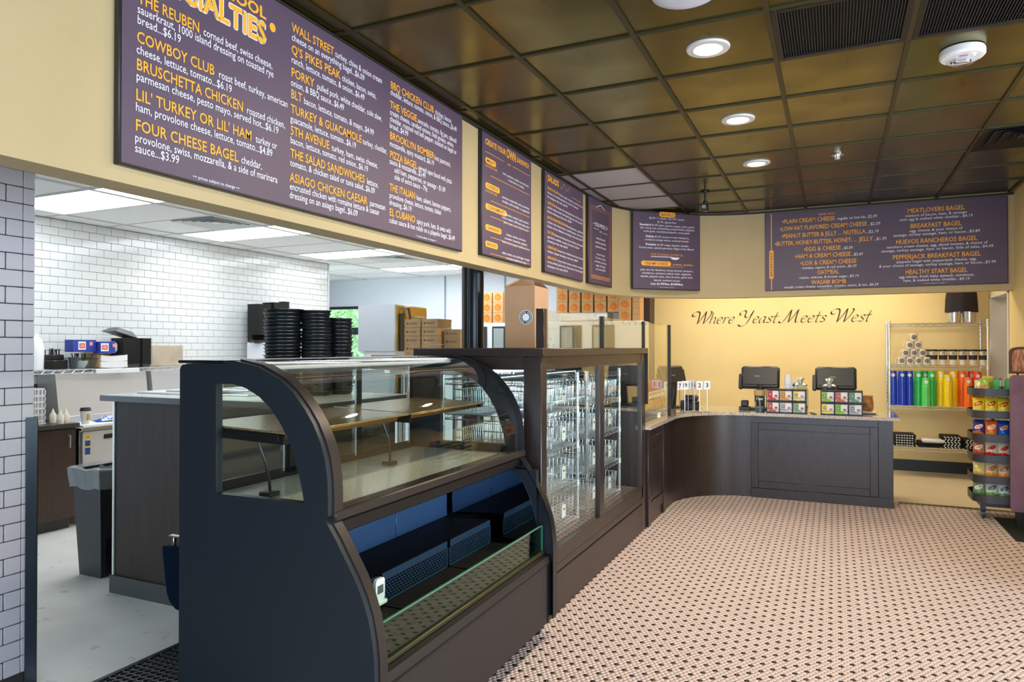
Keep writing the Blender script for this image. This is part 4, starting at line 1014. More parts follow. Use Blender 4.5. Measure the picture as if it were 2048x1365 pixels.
# ------------------------------------------------------------------ service counter
m_gran = M('speckled granite', (150,140,128), 0.08, noise=(70,(206,196,182),0.38,0.6), coat=0.5)
cnt_ = root('service_counter', (0,0,0), label='curved dark wood service counter with speckled granite top', cat='counter')
po = [(-1.52,6.15),(-1.52,6.7)]+arc(-0.79,7.2,0.73,180,90,18)+[(0.53,7.93)]
pi_ = [(-2.25,6.15),(-2.25,6.7)]+arc(-0.79,7.2,1.46,180,90,18)+[(0.53,8.66)]
path_slab(MB(), po, pi_, 0.0, 0.872).build('base_body', m_wood, cnt_, ang=50)
go = [(-1.475,6.135),(-1.475,6.7)]+arc(-0.79,7.2,0.685,180,90,18)+[(0.59,7.885)]
gi = [(-2.28,6.135),(-2.28,6.7)]+arc(-0.79,7.2,1.49,180,90,18)+[(0.59,8.69)]
path_slab(MB(), go, gi, 0.872, 0.905).build('granite_top', m_gran, cnt_, ang=50)
def frame_panel(nm, x0, x1, z0, z1, w, T, t=0.014):
    f = MB()
    f.box(x0,-t,z0,x0+w,0,z1,b=0.003,T=T).box(x1-w,-t,z0,x1,0,z1,b=0.003,T=T).box(x0+w,-t,z0,x1-w,0,z0+w,b=0.003,T=T).box(x0+w,-t,z1-w,x1-w,0,z1,b=0.003,T=T)
    f.build(nm, m_wood, cnt_)
T1 = Matrix.Translation((0,7.93,0))
frame_panel('raised_frame', -0.815, 0.40, 0.10, 0.80, 0.075, T1, 0.016)
MB().box(-0.815,-0.022,0.0,0.53,0,0.10,b=0.003,T=T1).build('base_rail', m_wood, cnt_)
MB().box(-0.66,-0.006,0.235,0.26,0,0.665,b=0.003,T=T1).build('inset_panel', m_wood, cnt_)
MB().box(0.40,-0.012,0.0,0.532,0,0.872,b=0.003,T=T1).build('corner_stile', m_wood, cnt_)
T2 = Matrix.Translation((-1.52,0,0)) @ Matrix.Rotation(PI/2, 4, 'Z')
for a, b in ((6.17,6.27),(6.78,6.86)): MB().box(a,-0.018,0.0,b,0,0.870,b=0.003,T=T2).build('stile', m_wood, cnt_)
MB().box(6.27,-0.012,0.70,6.78,0,0.79,b=0.003,T=T2).box(6.27,-0.012,0.10,6.78,0,0.20,b=0.003,T=T2).build('rail', m_wood, cnt_)
MB().box(6.38,-0.004,0.25,6.70,0,0.65,b=0.002,T=T2).build('inset_panel', m_wood, cnt_)

# ------------------------------------------------------------------ on the counter
m_pos = M('register shell', (34,34,37), 0.38); m_scr = M('register screen', (16,18,22), 0.1)
def register(loc, rz, label, foot=False):
    r = root('cash_register', loc, rz, label=label, cat='register', group='black touch screen registers')
    T = Matrix.Translation((0,0,0.285)) @ Matrix.Rotation(math.radians(-14),4,'X')
    b = MB().box(-0.205,-0.035,-0.055,0.205,0.03,0.205,b=0.024,T=T).box(-0.175,-0.055,-0.01,0.175,-0.03,0.15,b=0.012,T=T); b.build('monitor_back', m_pos, r)
    MB().box(-0.19,0.029,-0.015,0.19,0.033,0.18,T=T).build('screen', m_scr, r)
    MB().box(-0.232,-0.02,-0.06,-0.19,0.035,0.115,b=0.010,T=T).build('card_reader', m_pos, r)
    MB().box(-0.06,-0.0565,0.075,0.0,-0.0545,0.087,T=T).build('maker_plate', M('plate', (130,134,138), 0.4), r)
    MB().tube([(-0.0,0.02,0.02),(0,0.0,0.16),(0,-0.01,0.30)],[0.05,0.045,0.04],12).build('stand', m_pos, r)
    MB().box(-0.12,-0.07,0.0,0.13,0.14,0.022,b=0.008).build('foot', m_pos, r)
    if foot: MB().box(-0.22,-0.10,0.0,-0.10,0.0,0.035,b=0.006).box(-0.20,-0.09,0.035,-0.12,-0.02,0.105,b=0.01).build('scanner', m_pos, r)
    return r
register((-0.755,8.32,0.905), 0, 'black register screen seen from behind, left one on the granite', True)
register((0.015,8.36,0.905), 0, 'black register screen seen from behind, right one on the granite')
register((-1.70,8.16,0.905), math.radians(62), 'black register in profile behind the receipt printer at the curve')
r = root('receipt_printer', (-1.48,8.02,0.905), math.radians(35), label='black receipt printer beside the number cards', cat='printer')
MB().box(-0.075,-0.10,0.0,0.075,0.10,0.10,b=0.012).build('body', m_pos, r)
MB().box(-0.07,-0.095,0.10,0.07,0.02,0.165,b=0.02).build('paper_cover', m_pos, r)
MB().box(-0.05,-0.101,0.07,0.05,-0.099,0.085).build('slot', m_scr, r)
c = MB().tube([(0.03,-0.13,0.07),(0.0,-0.14,0.03),(-0.03,-0.12,0.09),(-0.05,-0.13,0.02),(-0.02,-0.14,0.006),(0.04,-0.13,0.02),(0.06,-0.12,0.09)],0.004,6); c.build('cable', m_blackp, r)
# table numbers on wire stands
m_card = M('number card', (226,230,240), 0.5)
def numstand(x, y, rz, s, label, h=0.245):
    r = root('number_stand', (x,y,0.905), rz, label=label, cat='number stand', group='table number cards on wire stands')
    MB().tube([(0,0,0.0),(0,0,h+0.02)],0.0035,6).build('rod', m_steel, r)
    MB().tube([(0.035*math.cos(a),0.035*math.sin(a),0.004) for a in [k*PI/6 for k in range(12)]],0.003,5,closed=True).tube([(-0.035,0,0.004),(0.035,0,0.004)],0.003,5).build('base_ring', m_steel, r)
    c = MB().box(-0.034,-0.002,h,0.034,0.002,h+0.092,b=0.0008).build('card', m_card, r)
    mb = MB()
    for sd, yy in ((1,-0.0026),(-1,0.0026)): text(mb, s, lambda u,v: (u*sd,yy,v), 0, h+0.024, 0.044, None, 'C', 2, sxy=0.8 if len(s) > 1 else 1)
    mb.build('number', M('black numeral', (26,26,30), 0.6), c, smooth=False, fix=False)
for x, y, rz, s, lb in ((-1.245,7.74,25,'3','white number 3 card on a wire stand, rightmost at the curve of the counter'),(-1.315,7.68,25,'2','white number 2 card on a wire stand, beside the 3'),(-1.375,7.72,75,'6','edge-on number card left of the 2'),(-1.405,7.80,35,'14','white number card behind the printer, next to the edge-on one'),
    (-1.435,7.68,60,'11','white card numbered 11, between the 19 and the 14'),(-1.46,7.62,28,'19','white card numbered 19 in the row at the curve'),(-1.49,7.50,55,'7','white card numbered 7 just right of the glass guard post'),(-1.60,7.40,30,'9','white card numbered 9 just behind the glass guard post'),
    (-0.40,8.135,40,'4','white number 4 card above the left box display')): numstand(x,y,math.radians(rz),s,lb)
# tips jar
r = root('tips_jar', (-0.735,8.03,0.905), label='clear jar marked Tips with a brown paper collar', cat='jar')
MB().lathe([(0.0,0.002),(0.050,0.002),(0.052,0.06),(0.057,0.14),(0.060,0.235)],n=28,cap=False).build('glass', GL('jar glass', (225,235,235), 1.5), r)
MB().lathe([(0.0,0.005),(0.045,0.005),(0.048,0.05),(0.0,0.07)],n=20,cap=False).build('coins_and_notes', M('coins', (120,128,140), 0.3, 0.6, bump=(80,0.6)), r)
MB().lathe([(0.058,0.17),(0.0612,0.236),(0.0612,0.238),(0.0570,0.236)],n=28,cap=False).build('paper_collar', m_kraft, r)
lab = MB(); P = [math.radians(a) for a in range(-140,-30,10)]
lab.add([(0.0605*math.cos(a),0.0605*math.sin(a),0.115) for a in P]+[(0.0605*math.cos(a),0.0605*math.sin(a),0.178) for a in P],[(i,i+1,len(P)+i+1,len(P)+i) for i in range(len(P)-1)])
lo = lab.build('label', M('chalk label', (34,36,34), 0.7), r)
tx = MB(); text(tx,'Tips',lambda u,v:(0.0614*math.cos(-PI/2+u/0.0614),0.0614*math.sin(-PI/2+u/0.0614),v),0,0.132,0.030,0.085,'C',1,shear=0.15)
tx.build('lettering', m_paper, lo, smooth=False, fix=False)
# boxed teas in wire displays
def tea(loc, label, cols):
    r = root('tea_display', loc, label=label, cat='display', group='wire displays of boxed tea')
    f = MB(); w, h, d = 0.128, 0.125, 0.16
    for i in range(4): f.box(i*w-0.004,-0.012,0,i*w+0.004,0.0,2*h+0.006); f.box(i*w-0.004,d,0,i*w+0.004,d+0.008,2*h+0.006)
    for j in range(3): f.box(-0.004,-0.012,j*h-0.002 if j else 0,3*w+0.004,0.0,j*h+0.006); f.box(-0.004,0,j*h-0.002 if j else 0,3*w+0.004,d,j*h+0.003)
    for i in (0,3): f.box(i*w-0.003,0,2*h,i*w+0.003,d,2*h+0.006)
    f.build('wire_frame', M('dark wire', (44,36,40), 0.4, 0.3), r)
    for k, c in enumerate(cols):
        i, j = k % 3, 1-k//3
        x0, z0 = i*w+0.007, j*h+0.0075; x1, z1 = x0+w-0.014, z0+h-0.018
        b = MB().box(x0,0.004,z0,x1,d-0.006,z1,b=0.002)
        bo = b.build('tea_box', M('tea white', (226,224,226), 0.5), r)
        pr = MB()
        pr.box(x0+0.002,0.0015,z0+0.03,x0+0.052,0.0035,z1-0.002,m=0)                    # coloured label field
        pr.box(x0+0.016,0.0,z0+0.052,x0+0.042,0.0015,z0+0.082,m=1); pr.box(x0+0.021,-0.001,z0+0.058,x0+0.037,0.0005,z0+0.076,m=3)
        pr.add([(x0+0.004+0.045*(1-math.cos(a))*1.0,0.0012,z0+0.018+0.012*math.sin(a)) for a in [q*PI/5 for q in range(10)]],[tuple(range(10))],0)
        pr.add([(x0+0.086+0.016*math.cos(a),0.0014,z0+0.052+0.012*math.sin(a)) for a in [q*PI/5 for q in range(10)]],[tuple(range(10))],2)
        cc = (int(c[0]*0.6+60),int(c[1]*0.45+40),int(c[2]*0.45+40))
        pr.box(x0+0.002,0.0013,z0+0.002,x1-0.002,0.0016,z0+0.009,m=1)
        pr.build('box_print', [M('tea %d %d %d' % c, c, 0.5), M('tea mark', (64,60,66), 0.5), M('cup %d %d %d' % cc, cc, 0.5), M('mark light', (190,190,196), 0.5)], bo, smooth=False, fix=False)
        MB().tube([(x0-0.006,-0.007,z0+0.036),(x1+0.006,-0.007,z0+0.036)],0.0018,4).build('wire', m_chrome, bo)
tea((-0.655,7.925,0.905), 'wire display of six boxed teas, left one beside the tips jar', [(196,50,60),(216,140,40),(220,202,96),(184,88,74),(170,180,190),(130,170,120)])
tea((-0.125,7.925,0.905), 'wire display of six boxed teas, right one near the counter end', [(130,180,60),(200,96,84),(84,150,110),(222,210,80),(124,190,40),(160,172,190)])
def jar(loc, label):
    r = root('glass_jar', loc, label=label, cat='jar', group='glass jars behind the tea displays')
    MB().lathe([(0.0,0.003),(0.075,0.003),(0.082,0.02),(0.082,0.23),(0.066,0.262),(0.066,0.28)],n=28,cap=False).build('glass', GL('jar glass'), r)
    MB().lathe([(0.0,0.008),(0.07,0.008),(0.074,0.06),(0.0,0.10)],n=20,cap=False).build('contents', M('pale sweets', (200,190,178), 0.6, bump=(60,0.8)), r)
    MB().lathe([(0.0,0.285),(0.07,0.282),(0.072,0.295),(0.05,0.31),(0.018,0.318),(0.030,0.335),(0.044,0.350),(0.040,0.366),(0.0,0.375)],n=28,cap=False).build('glass_lid', m_chrome, r)
jar((-0.335,8.25,0.905), 'glass jar with bulbous lid between the left tea boxes and register'); jar((-0.045,8.16,0.905), 'glass jar with bulbous lid behind the right tea boxes')
r0 = root('paper_cup', (-0.455,8.17,0.905), label='white cup in the inverted stack behind the left tea boxes', cat='cup', group='stack of white cups on the counter')
MB().lathe([(0.044,0.0),(0.046,0.006),(0.043,0.008),(0.033,0.105),(0.0,0.105)],n=24,cap=False).build('cup_body', m_whitep, r0)
for k in range(1,17): clone(r0, loc=(-0.455,8.17,0.905+k*0.0185))
for k, o in enumerate([r0]+[q for q in COL.objects if q.name.startswith('paper_cup.')]): o['label'] = 'white paper cup, %s of the inverted stack behind the left tea boxes' % nth(k, 17)
r = root('bread_loaf', (0.315,8.28,0.905), label='brown paper-wrapped loaf on a white plate at the counter end', cat='bread')
MB().lathe([(0.0,0.0),(0.07,0.0),(0.10,0.014),(0.10,0.018),(0.0,0.012)],n=28,cap=False).build('plate', m_whitep, r)
MB().lathe([(0.0,0.02),(0.05,0.025),(0.062,0.06),(0.060,0.12),(0.052,0.17),(0.058,0.19),(0.0,0.18)],n=16,cap=False).build('wrapper', M('brown wrap', (188,130,74), 0.55, noise=(20,(150,96,50),0.4,0.6), bump=(14,0.8)), r)
c = MB().tube([(-0.19,8.05,0.909),(-0.235,7.98,0.920),(-0.215,7.95,0.909),(-0.165,7.93,0.909)],0.004,6)
tag(c.build('black_cable', m_blackp), 'short black cable on the granite between the two tea displays', 'cable')

# goods behind the tall glass guard: stepped wire stand of bagged bagel chips
def bag(name, w, h, d, mats, fn_m, nx=18, nz=22, squash=0.0, seed=0):
    rnd = random.Random(seed); mb = MB(); vs = []; ms = []
    for sgn in (-1, 1):
        for j in range(nz+1):
            for i in range(nx+1):
                u, v = i/nx, j/nz; e = max(0, math.sin(PI*u))**0.45*max(0, math.sin(PI*(0.03+0.94*v)))**0.55
                wob = 1+0.10*math.sin(5*u+7*v+seed)
                x = (u-0.5)*w*(1-0.10*math.sin(PI*v)*(1 if True else 0)); z = v*h
                vs.append((x+rnd.uniform(-1,1)*w*0.008, sgn*(0.002+d/2*e*wob), z+rnd.uniform(-1,1)*h*0.006))
    fs = []; N = (nx+1)*(nz+1)
    for s_ in (0,1):
        for j in range(nz):
            for i in range(nx):
                q = s_*N+j*(nx+1)+i; f = (q,q+1,q+nx+2,q+nx+1); fs.append(f if s_ == 0 else tuple(reversed(f))); ms.append(fn_m((i+0.5)/nx,(j+0.5)/nz,s_))
    for j in range(nz):
        for i in (0,nx): q = j*(nx+1)+i; f = (q,q+nx+1,N+q+nx+1,N+q); fs.append(f); ms.append(fn_m(0,(j+0.5)/nz,0))
    for i in range(nx):
        for j in (0,nz): q = j*(nx+1)+i; fs.append((q,q+1,N+q+1,N+q)); ms.append(fn_m((i+0.5)/nx,j/nz,0))
    o = len(mb.v); mb.v += vs; mb.f += fs; mb.m += ms
    return mb
m_red = M('red bag', (176,44,44), 0.35); m_redd = M('dark red bag', (120,30,34), 0.35); m_gold = M('golden bag', (196,146,60), 0.35, noise=(18,(150,100,40),0.4,0.6))
st = root('snack_stand', (-2.02,6.85,0.905), label='stepped wire stand with price tags behind the tall glass guard', cat='stand')
f = MB(); wire_shelf(f, 0.0, 0.0, 0.28, 1.05, 0.17, collars=False); wire_shelf(f, 0.0, 0.0, 0.34, 1.05, 0.04, collars=False)
for x in (0.0,0.28):
    for y in (0.0,1.05): f.tube([(x,y,0.0),(x,y,0.30)],0.004,6)
f.build('wire_frame', m_chrome, st, fix=False)
for k in range(8):
    MB().box(0.288,0.03+k*0.125,0.165,0.290,0.125+k*0.125,0.238).build('price_tag', m_paper, st)
    MB().box(0.2905,0.05+k*0.125,0.20,0.2910,0.105+k*0.125,0.222).build('tag_print', M('tag red', (180,50,60), 0.6), st)
for k in range(8):
    o = bag('snack_bag', 0.13,0.17,0.07,[m_red,m_redd],lambda u,v,s: 1 if v < 0.3 else 0, seed=k).build('snack_bag', [m_red,m_redd], None)
    o.rotation_euler = (math.radians(8),0,PI/2+0.1); o.location = (-1.81,6.92+k*0.128,1.083)
    tag(o, 'red bag of bagel chips, %s of the upper step behind the glass guard' % ('nearest','second','third','fourth','fifth','sixth','seventh','farthest')[k], 'snack bag', 'red bags behind the glass guard')
for k in range(6):
    o = bag('bread_bag', 0.15,0.11,0.10,[m_gold],lambda u,v,s: 0, seed=k+20).build('bread_bag', [m_gold], None)
    o.rotation_euler = (math.radians(10),0,PI/2); o.location = (-1.74,6.95+k*0.160,0.950)
    tag(o, 'golden bag of bread, %s on the lower step behind the glass guard' % ('nearest','second','third','fourth','fifth','farthest')[k], 'bread bag', 'golden bags behind the glass guard')
wb2 = clone(bk_, loc=(-1.525,6.40,0.9065), label='low wire basket on the granite just inside the tall glass guard'); wb2['category'] = 'basket'
for c in wb2.children: pass
wb2.scale = (0.40,1.6,0.55)
if 'group' in wb2: del wb2['group']
# ------------------------------------------------------------------ wire shelving by the yellow wall
ws = root('wire_shelving', (0,0,0), label='chrome wire shelving unit against the yellow wall', cat='shelving')
SX0, SX1, SY0, SY1 = 0.63, 1.665, 9.95, 10.40
for x in (SX0, SX1):
    for y in (SY0, SY1): p = MB(); rack_post(p, x, y, 0.0, 1.93); p.build('post', m_chrome, ws)
SZ = (0.365, 0.875, 1.385, 1.90)
for z in SZ:
    s = MB(); wire_shelf(s, SX0, SY0, SX1, SY1, z, axis='x'); s.build('wire_shelf', m_chrome, ws, fix=False)
# mugs in a pyramid
m_mug = M('cream mug', (226,218,204), 0.3); m_logo = M('dark logo', (52,46,44), 0.5)
mg = root('mug', (0,0,0), cat='mug')
MB().lathe([(0.0,0.0),(0.036,0.0),(0.040,0.004),(0.043,0.095),(0.040,0.097),(0.037,0.01),(0.0,0.008)],n=24,cap=False).build('mug_body', m_mug, mg)
MB().tube([(-0.040,0,0.078),(-0.058,0,0.080),(-0.070,0,0.060),(-0.066,0,0.034),(-0.041,0,0.022)],0.0055,7).build('handle', m_mug, mg)
lg = MB()
for ra, rb, mi in ((0.0,0.010,0),(0.016,0.026,0)):
    P = [q*2*PI/20 for q in range(21)]
    f3 = lambda u,v: (0.0425*math.sin(u/0.0425),-0.0432*math.cos(u/0.0425),0.048+v)
    lg.add([f3(ra*math.cos(a),ra*math.sin(a)) for a in P]+[f3(rb*math.cos(a),rb*math.sin(a)) for a in P],[(i,i+1,22+i,21+i) for i in range(20)])
lg.build('round_logo', m_logo, mg, smooth=False, fix=False)
fstm = True; rn = ['bottom row','second row','third row']
for row in range(4):
    for k in range(4-row):
        o = mg if fstm else clone(mg); fstm = False
        o.location = (0.775+0.045*row+k*0.090, 10.08, 1.389+row*0.0985)
        o.rotation_euler = (0,0,math.radians(-4+3*k))
        o['group'] = 'pyramid of mugs'; o['category'] = 'mug'
        o['label'] = 'cream mug with round logo at the top of the pyramid' if row == 3 else 'cream mug with round logo, %s from the left in the %s of the pyramid' % (('first','second','third','last')[k], rn[row])
# travel cups
tc = root('travel_cup', (0,0,0), cat='cup')
MB().lathe([(0.0,0.0),(0.036,0.0),(0.041,0.07)],n=24,cap=False).lathe([(0.0435,0.115),(0.047,0.172)],n=24,cap=False).build('cup_body', m_mug, tc)
MB().lathe([(0.0425,0.065),(0.0465,0.120)],n=24,cap=False).build('sleeve', M('charcoal sleeve', (50,44,46), 0.7), tc)
MB().lathe([(0.0505,0.168),(0.0515,0.180),(0.047,0.190),(0.0,0.191)],n=24,cap=False).build('lid', m_blackp, tc)
lg = MB(); P = [q*2*PI/16 for q in range(17)]
f3 = lambda u,v: (0.0455*math.sin(u/0.0455),-0.0460*math.cos(u/0.0455)-0.001,0.143+v)
lg.add([f3(0.008*math.cos(a),0.008*math.sin(a)) for a in P]+[f3(0.014*math.cos(a),0.014*math.sin(a)) for a in P],[(i,i+1,18+i,17+i) for i in range(16)])
lg.build('round_logo', m_logo, tc, smooth=False, fix=False)
od = ['first','second','third','fourth','fifth','sixth','seventh']
for k in range(7):
    o = tc if k == 0 else clone(tc); o.location = (1.115+(k if k else -0.0)*0.098-(0.045 if k == 0 else 0.045), 10.09+0.01*(k % 2), 1.389)
    o.location.x = (1.075 if k == 0 else 1.12+(k-1)*0.104); o.location.y = 10.19 if k == 0 else 10.09
    o['label'] = 'cream travel cup with dark sleeve and black lid, %s from the left' % od[k]; o['group'] = 'row of travel cups'; o['category'] = 'cup'
# nested plastic tumblers
def tumbler(col):
    c = (col[0],col[1],col[2]); mt = M('tumbler %d %d %d' % c, c, 0.22, spec=0.6)
    r = root('plastic_tumbler', (0,0,0), cat='tumbler')
    MB().lathe([(0.0,0.0),(0.041,0.0),(0.0470,0.118),(0.0490,0.120),(0.0490,0.127),(0.0465,0.127)],n=24,cap=False).build('cup_body', mt, r)
    return r
stacks = [('blue',(24,66,200),[(0.675,10.05,24),(0.775,10.04,24),(0.855,10.06,24)],0), ('green',(40,190,90),[(0.955,10.07,24),(1.035,10.16,24),(1.10,10.07,24)],0), ('light green',(96,214,100),[(1.03,10.00,18)],0),
 ('yellow',(250,220,20),[(1.20,10.10,24),(1.265,10.02,21),(1.335,10.11,24)],0), ('orange',(246,110,30),[(1.425,10.12,24)],0), ('bright orange',(255,122,24),[(1.475,10.02,19)],0), ('red',(236,58,34),[(1.575,10.06,24),(1.535,10.20,24)],0)]
m_wl = M('white disc logo', (230,232,236), 0.5)
for nm, col, ps, _ in stacks:
    pr = tumbler(col); fs_ = True
    for si, (x, y, n) in enumerate(ps):
        pos_ = '' if len(ps) == 1 else (', %s of the %s stacks' % ((('leftmost','rightmost') if len(ps) == 2 else ('leftmost','middle','rightmost'))[si], nm))
        for k in range(n):
            # stacked upside down, each dropped over the one below
            o = pr if fs_ else clone(pr); fs_ = False
            o.rotation_euler = (PI,0,0.0); o.location = (x, y, 0.879+0.127+k*0.0132)
            o['group'] = 'stacked %s tumblers' % nm; o['label'] = '%s tumbler, %s%s' % (nm, nth(k, n), ' of the stack' if len(ps) == 1 else ' of the %s %s stack' % ((('left','right') if len(ps) == 2 else ('left','middle','right'))[si], nm)); o['category'] = 'tumbler'
        top = 0.879+0.127+(n-1)*0.0132
        lg = MB(); P = [q*2*PI/18 for q in range(18)]
        lg.add([(x+0.049*math.sin(0.02*math.cos(a)*1.1/0.049), y-0.0482*math.cos(0.022*math.cos(a)/0.049)-0.0005, top-0.052+0.022*math.sin(a)) for a in P],[tuple(range(18))])
        tag(lg.build('logo_sticker', m_wl, None, smooth=False), 'white round logo near the top of the %s tumbler stack%s' % (nm, pos_), 'logo')
# folded shirts
m_cloth = M('black cloth', (26,24,26), 0.9, bump=(60,0.3))
def shirts(x, n, w, kind, label):
    for k in range(n):
        r = root('folded_shirt', (x, 10.12, 0.371+k*0.030), label=label.replace('#', nth(k, n)), cat='shirt', group='folded shirts on the bottom shelf, ' + kind)
        rnd = random.Random(int(x*100)+k)
        T = Matrix.Rotation(rnd.uniform(-0.06,0.06),4,'Z')
        MB().box(-w/2,-0.14,0.0,w/2,0.16,0.027,b=0.010,T=T).build('cloth', m_cloth if not (kind == 'white' ) else M('white cloth', (214,214,214), 0.9), r)
        p = MB(); rr_ = 5 if kind == 'zigzag' else 7
        for i in range(rr_):
            u = -w/2+0.02+i*(w-0.04)/rr_
            if kind == 'zigzag': p.add([(u,-0.143,0.003),(u+0.014,-0.143,0.003),(u+0.034,-0.143,0.025),(u+0.020,-0.143,0.025)] if k % 2 else [(u+0.020,-0.143,0.003),(u+0.034,-0.143,0.003),(u+0.014,-0.143,0.025),(u,-0.143,0.025)],[(0,1,2,3)])
            elif kind == 'print': p.box(u,-0.143,0.006+0.003*(i % 2),u+(w-0.04)/rr_*0.62,-0.1415,0.021)
        if p.f: p.build('print', M('shirt print', (214,216,220), 0.8), r, smooth=False)
shirts(0.80, 5, 0.24, 'print', 'folded black shirt with white print, # of the left stack'); shirts(1.06, 2, 0.24, 'plain', 'plain folded black shirt, # of the low stack second from left')
shirts(1.30, 5, 0.22, 'zigzag', 'folded black shirt with bold zigzag print, # of the third stack'); shirts(1.53, 4, 0.22, 'zigzag', 'folded black shirt with zigzag print, # of the right stack')
o = MB().box(-0.12,-0.10,0,0.12,0.10,0.045,b=0.014).build('folded_cloth', M('white cloth', (214,214,214), 0.9)); o.location = (1.10,10.06,0.431); tag(o,'folded white shirt on top of the low black stack','shirt')
# half mannequin with a black apron
mn = root('mannequin', (1.43, 10.15, 1.906), label='silver half mannequin wearing a black skirt-like apron, on the top shelf', cat='mannequin')
body = MB()
for sx in (-1, 1):
    body.lathe([(0.0,0.0),(0.068,0.0),(0.070,0.02),(0.074,0.10),(0.078,0.18),(0.080,0.26),(0.06,0.32),(0.0,0.34)], sx*0.080, 0, 0, n=24, cap=False)
def oval(prof, n=28): return [(rx*math.cos(2*PI*k/n), ry*math.sin(2*PI*k/n), z) for rx, ry, z in prof for k in range(n)]
pr = [(0.150,0.085,0.22),(0.158,0.095,0.30),(0.150,0.092,0.40),(0.130,0.082,0.48),(0.115,0.075,0.55),(0.125,0.080,0.63),(0.145,0.09,0.72),(0.150,0.085,0.80),(0.09,0.06,0.86),(0.045,0.045,0.88),(0.042,0.042,0.93)]
n_ = 28; vs = oval(pr); body.add(vs, [(i*n_+k,i*n_+(k+1)%n_,(i+1)*n_+(k+1)%n_,(i+1)*n_+k) for i in range(len(pr)-1) for k in range(n_)]+[tuple((len(pr)-1)*n_+k for k in range(n_))])
body.build('torso', M('silver shell', (206,202,194), 0.22, 0.75), mn)
ap = MB(); pr = [(0.176,0.108,0.132),(0.172,0.108,0.20),(0.168,0.106,0.30),(0.158,0.100,0.40),(0.138,0.09,0.48),(0.123,0.082,0.55),(0.133,0.087,0.63),(0.152,0.096,0.72)]
n_ = 48; vs = [((rx+0.004*math.sin(9*t)*(1 if z < 0.35 else 0))*math.cos(t),(ry+0.006*math.sin(7*t)*(1 if z < 0.35 else 0))*math.sin(t),z+0.006*math.sin(3*t)*(1 if z < 0.14 else 0)) for rx,ry,z in pr for t in [2*PI*k/n_ for k in range(n_)]]
ap.add(vs,[(i*n_+k,i*n_+(k+1)%n_,(i+1)*n_+(k+1)%n_,(i+1)*n_+k) for i in range(len(pr)-1) for k in range(n_)]); ap.build('apron', M('black apron', (34,28,34), 0.85, bump=(40,0.2)), mn)

# ------------------------------------------------------------------ snack rack and purple end panel
rk = root('snack_rack', (0,0,0), label='tiered half-round grey metal snack rack on casters at the right edge', cat='display rack')
m_rk = M('grey rack steel', (74,74,78), 0.45, 0.4)
RZ = (0.165, 0.345, 0.537, 0.728, 0.945, 1.150)
def traypath(off):
    x0, x1, y0, y1 = 1.175-off, 1.595, 7.70-off, 8.18+off; r = 0.13+off
    return [(x1,y0)] + [(x0+r-r*math.sin(a), y0+r-r*math.cos(a)) for a in [q*PI/14 for q in range(8)]] + [(x0+r-r*math.cos(a), y1-r+r*math.sin(a)) for a in [q*PI/14 for q in range(8)]] + [(x1,y1)]
for z in RZ:
    P = traypath(0.0); Q = traypath(-0.006); n = len(P)
    vs = [(x,y,z) for x,y in P]+[(x,y,z+0.072) for x,y in P]+[(x,y,z+0.072) for x,y in Q]+[(x,y,z+0.004) for x,y in Q]
    fs = []
    for k in range(n-1): fs += [(k,k+1,n+k+1,n+k),(n+k,n+k+1,2*n+k+1,2*n+k),(2*n+k,2*n+k+1,3*n+k+1,3*n+k)]
    fs += [tuple(range(n)), tuple(range(4*n-1,3*n-1,-1))]
    MB().add(vs, fs).build('tray', m_rk, rk)
for x, y in ((1.40,8.15),(1.58,8.15),(1.58,7.74)): MB().box(x-0.012,y-0.012,0.09,x+0.012,y+0.012,1.26).build('upright', m_rk, rk)
MB().box(1.24,7.80,0.115,1.58,8.12,0.165).build('chassis', m_rk, rk)
for x, y in ((1.27,7.86),(1.56,7.80),(1.30,8.08)):
    c = MB().tube([(x-0.012,y,0.042),(x+0.012,y,0.042)],0.042,18).box(x-0.02,y-0.02,0.06,x+0.02,y+0.02,0.12,b=0.003); c.build('caster', M('caster blue grey', (60,74,96), 0.35, 0.3), rk)
pn = root('drinks_counter', (1.43,7.56,0), label='mauve rounded end panel at the right edge of the picture', cat='counter')
MB().prism(rrect(0.0,0.135,0.165,1.355,0.035,6), lambda u,v,d:(u,d,v), 0.0, 0.03).build('end_panel', M('mauve laminate', (124,92,116), 0.5, noise=(7,(112,78,96),0.35,0.7)), pn)
MB().box(0.05,0.03,0.0,0.165,0.10,1.30).build('carcass', m_black, pn)
tag(MB().box(1.36,7.0,0.0,1.595,7.9,0.006).build('floor_mat', M('black rubber', (16,22,22), 0.6)), 'small dark floor mat at the foot of the snack rack', 'mat')
r = root('woven_sign', (1.53,7.78,1.262), label='rounded brown woven basket-like sign standing on the snack rack', cat='sign')
# arched top slab
ar = [(-0.065,0.10),(-0.065,0.30),(-0.055,0.325),(-0.03,0.338),(0.0,0.345),(0.065,0.348),(0.065,0.10)]
MB().prism(ar, lambda u,v,d:(u,d,v), -0.02, 0.02).build('frame', M('brown frame', (92,62,40), 0.6), r)
MB().prism([(p[0]*0.78+0.006,(p[1]-0.22)*0.82+0.22) for p in ar], lambda u,v,d:(u,d,v), -0.024, -0.0195).build('picture', M('woven picture', (150,92,66), 0.6, noise=(30,(206,150,120),0.4,0.6), stretch=(3,1,0.6)), r)
MB().tube([(0,0,0.0),(0,0,0.11)],0.008,8).box(-0.05,-0.04,0.0,0.05,0.04,0.008).build('stem', m_black, r)
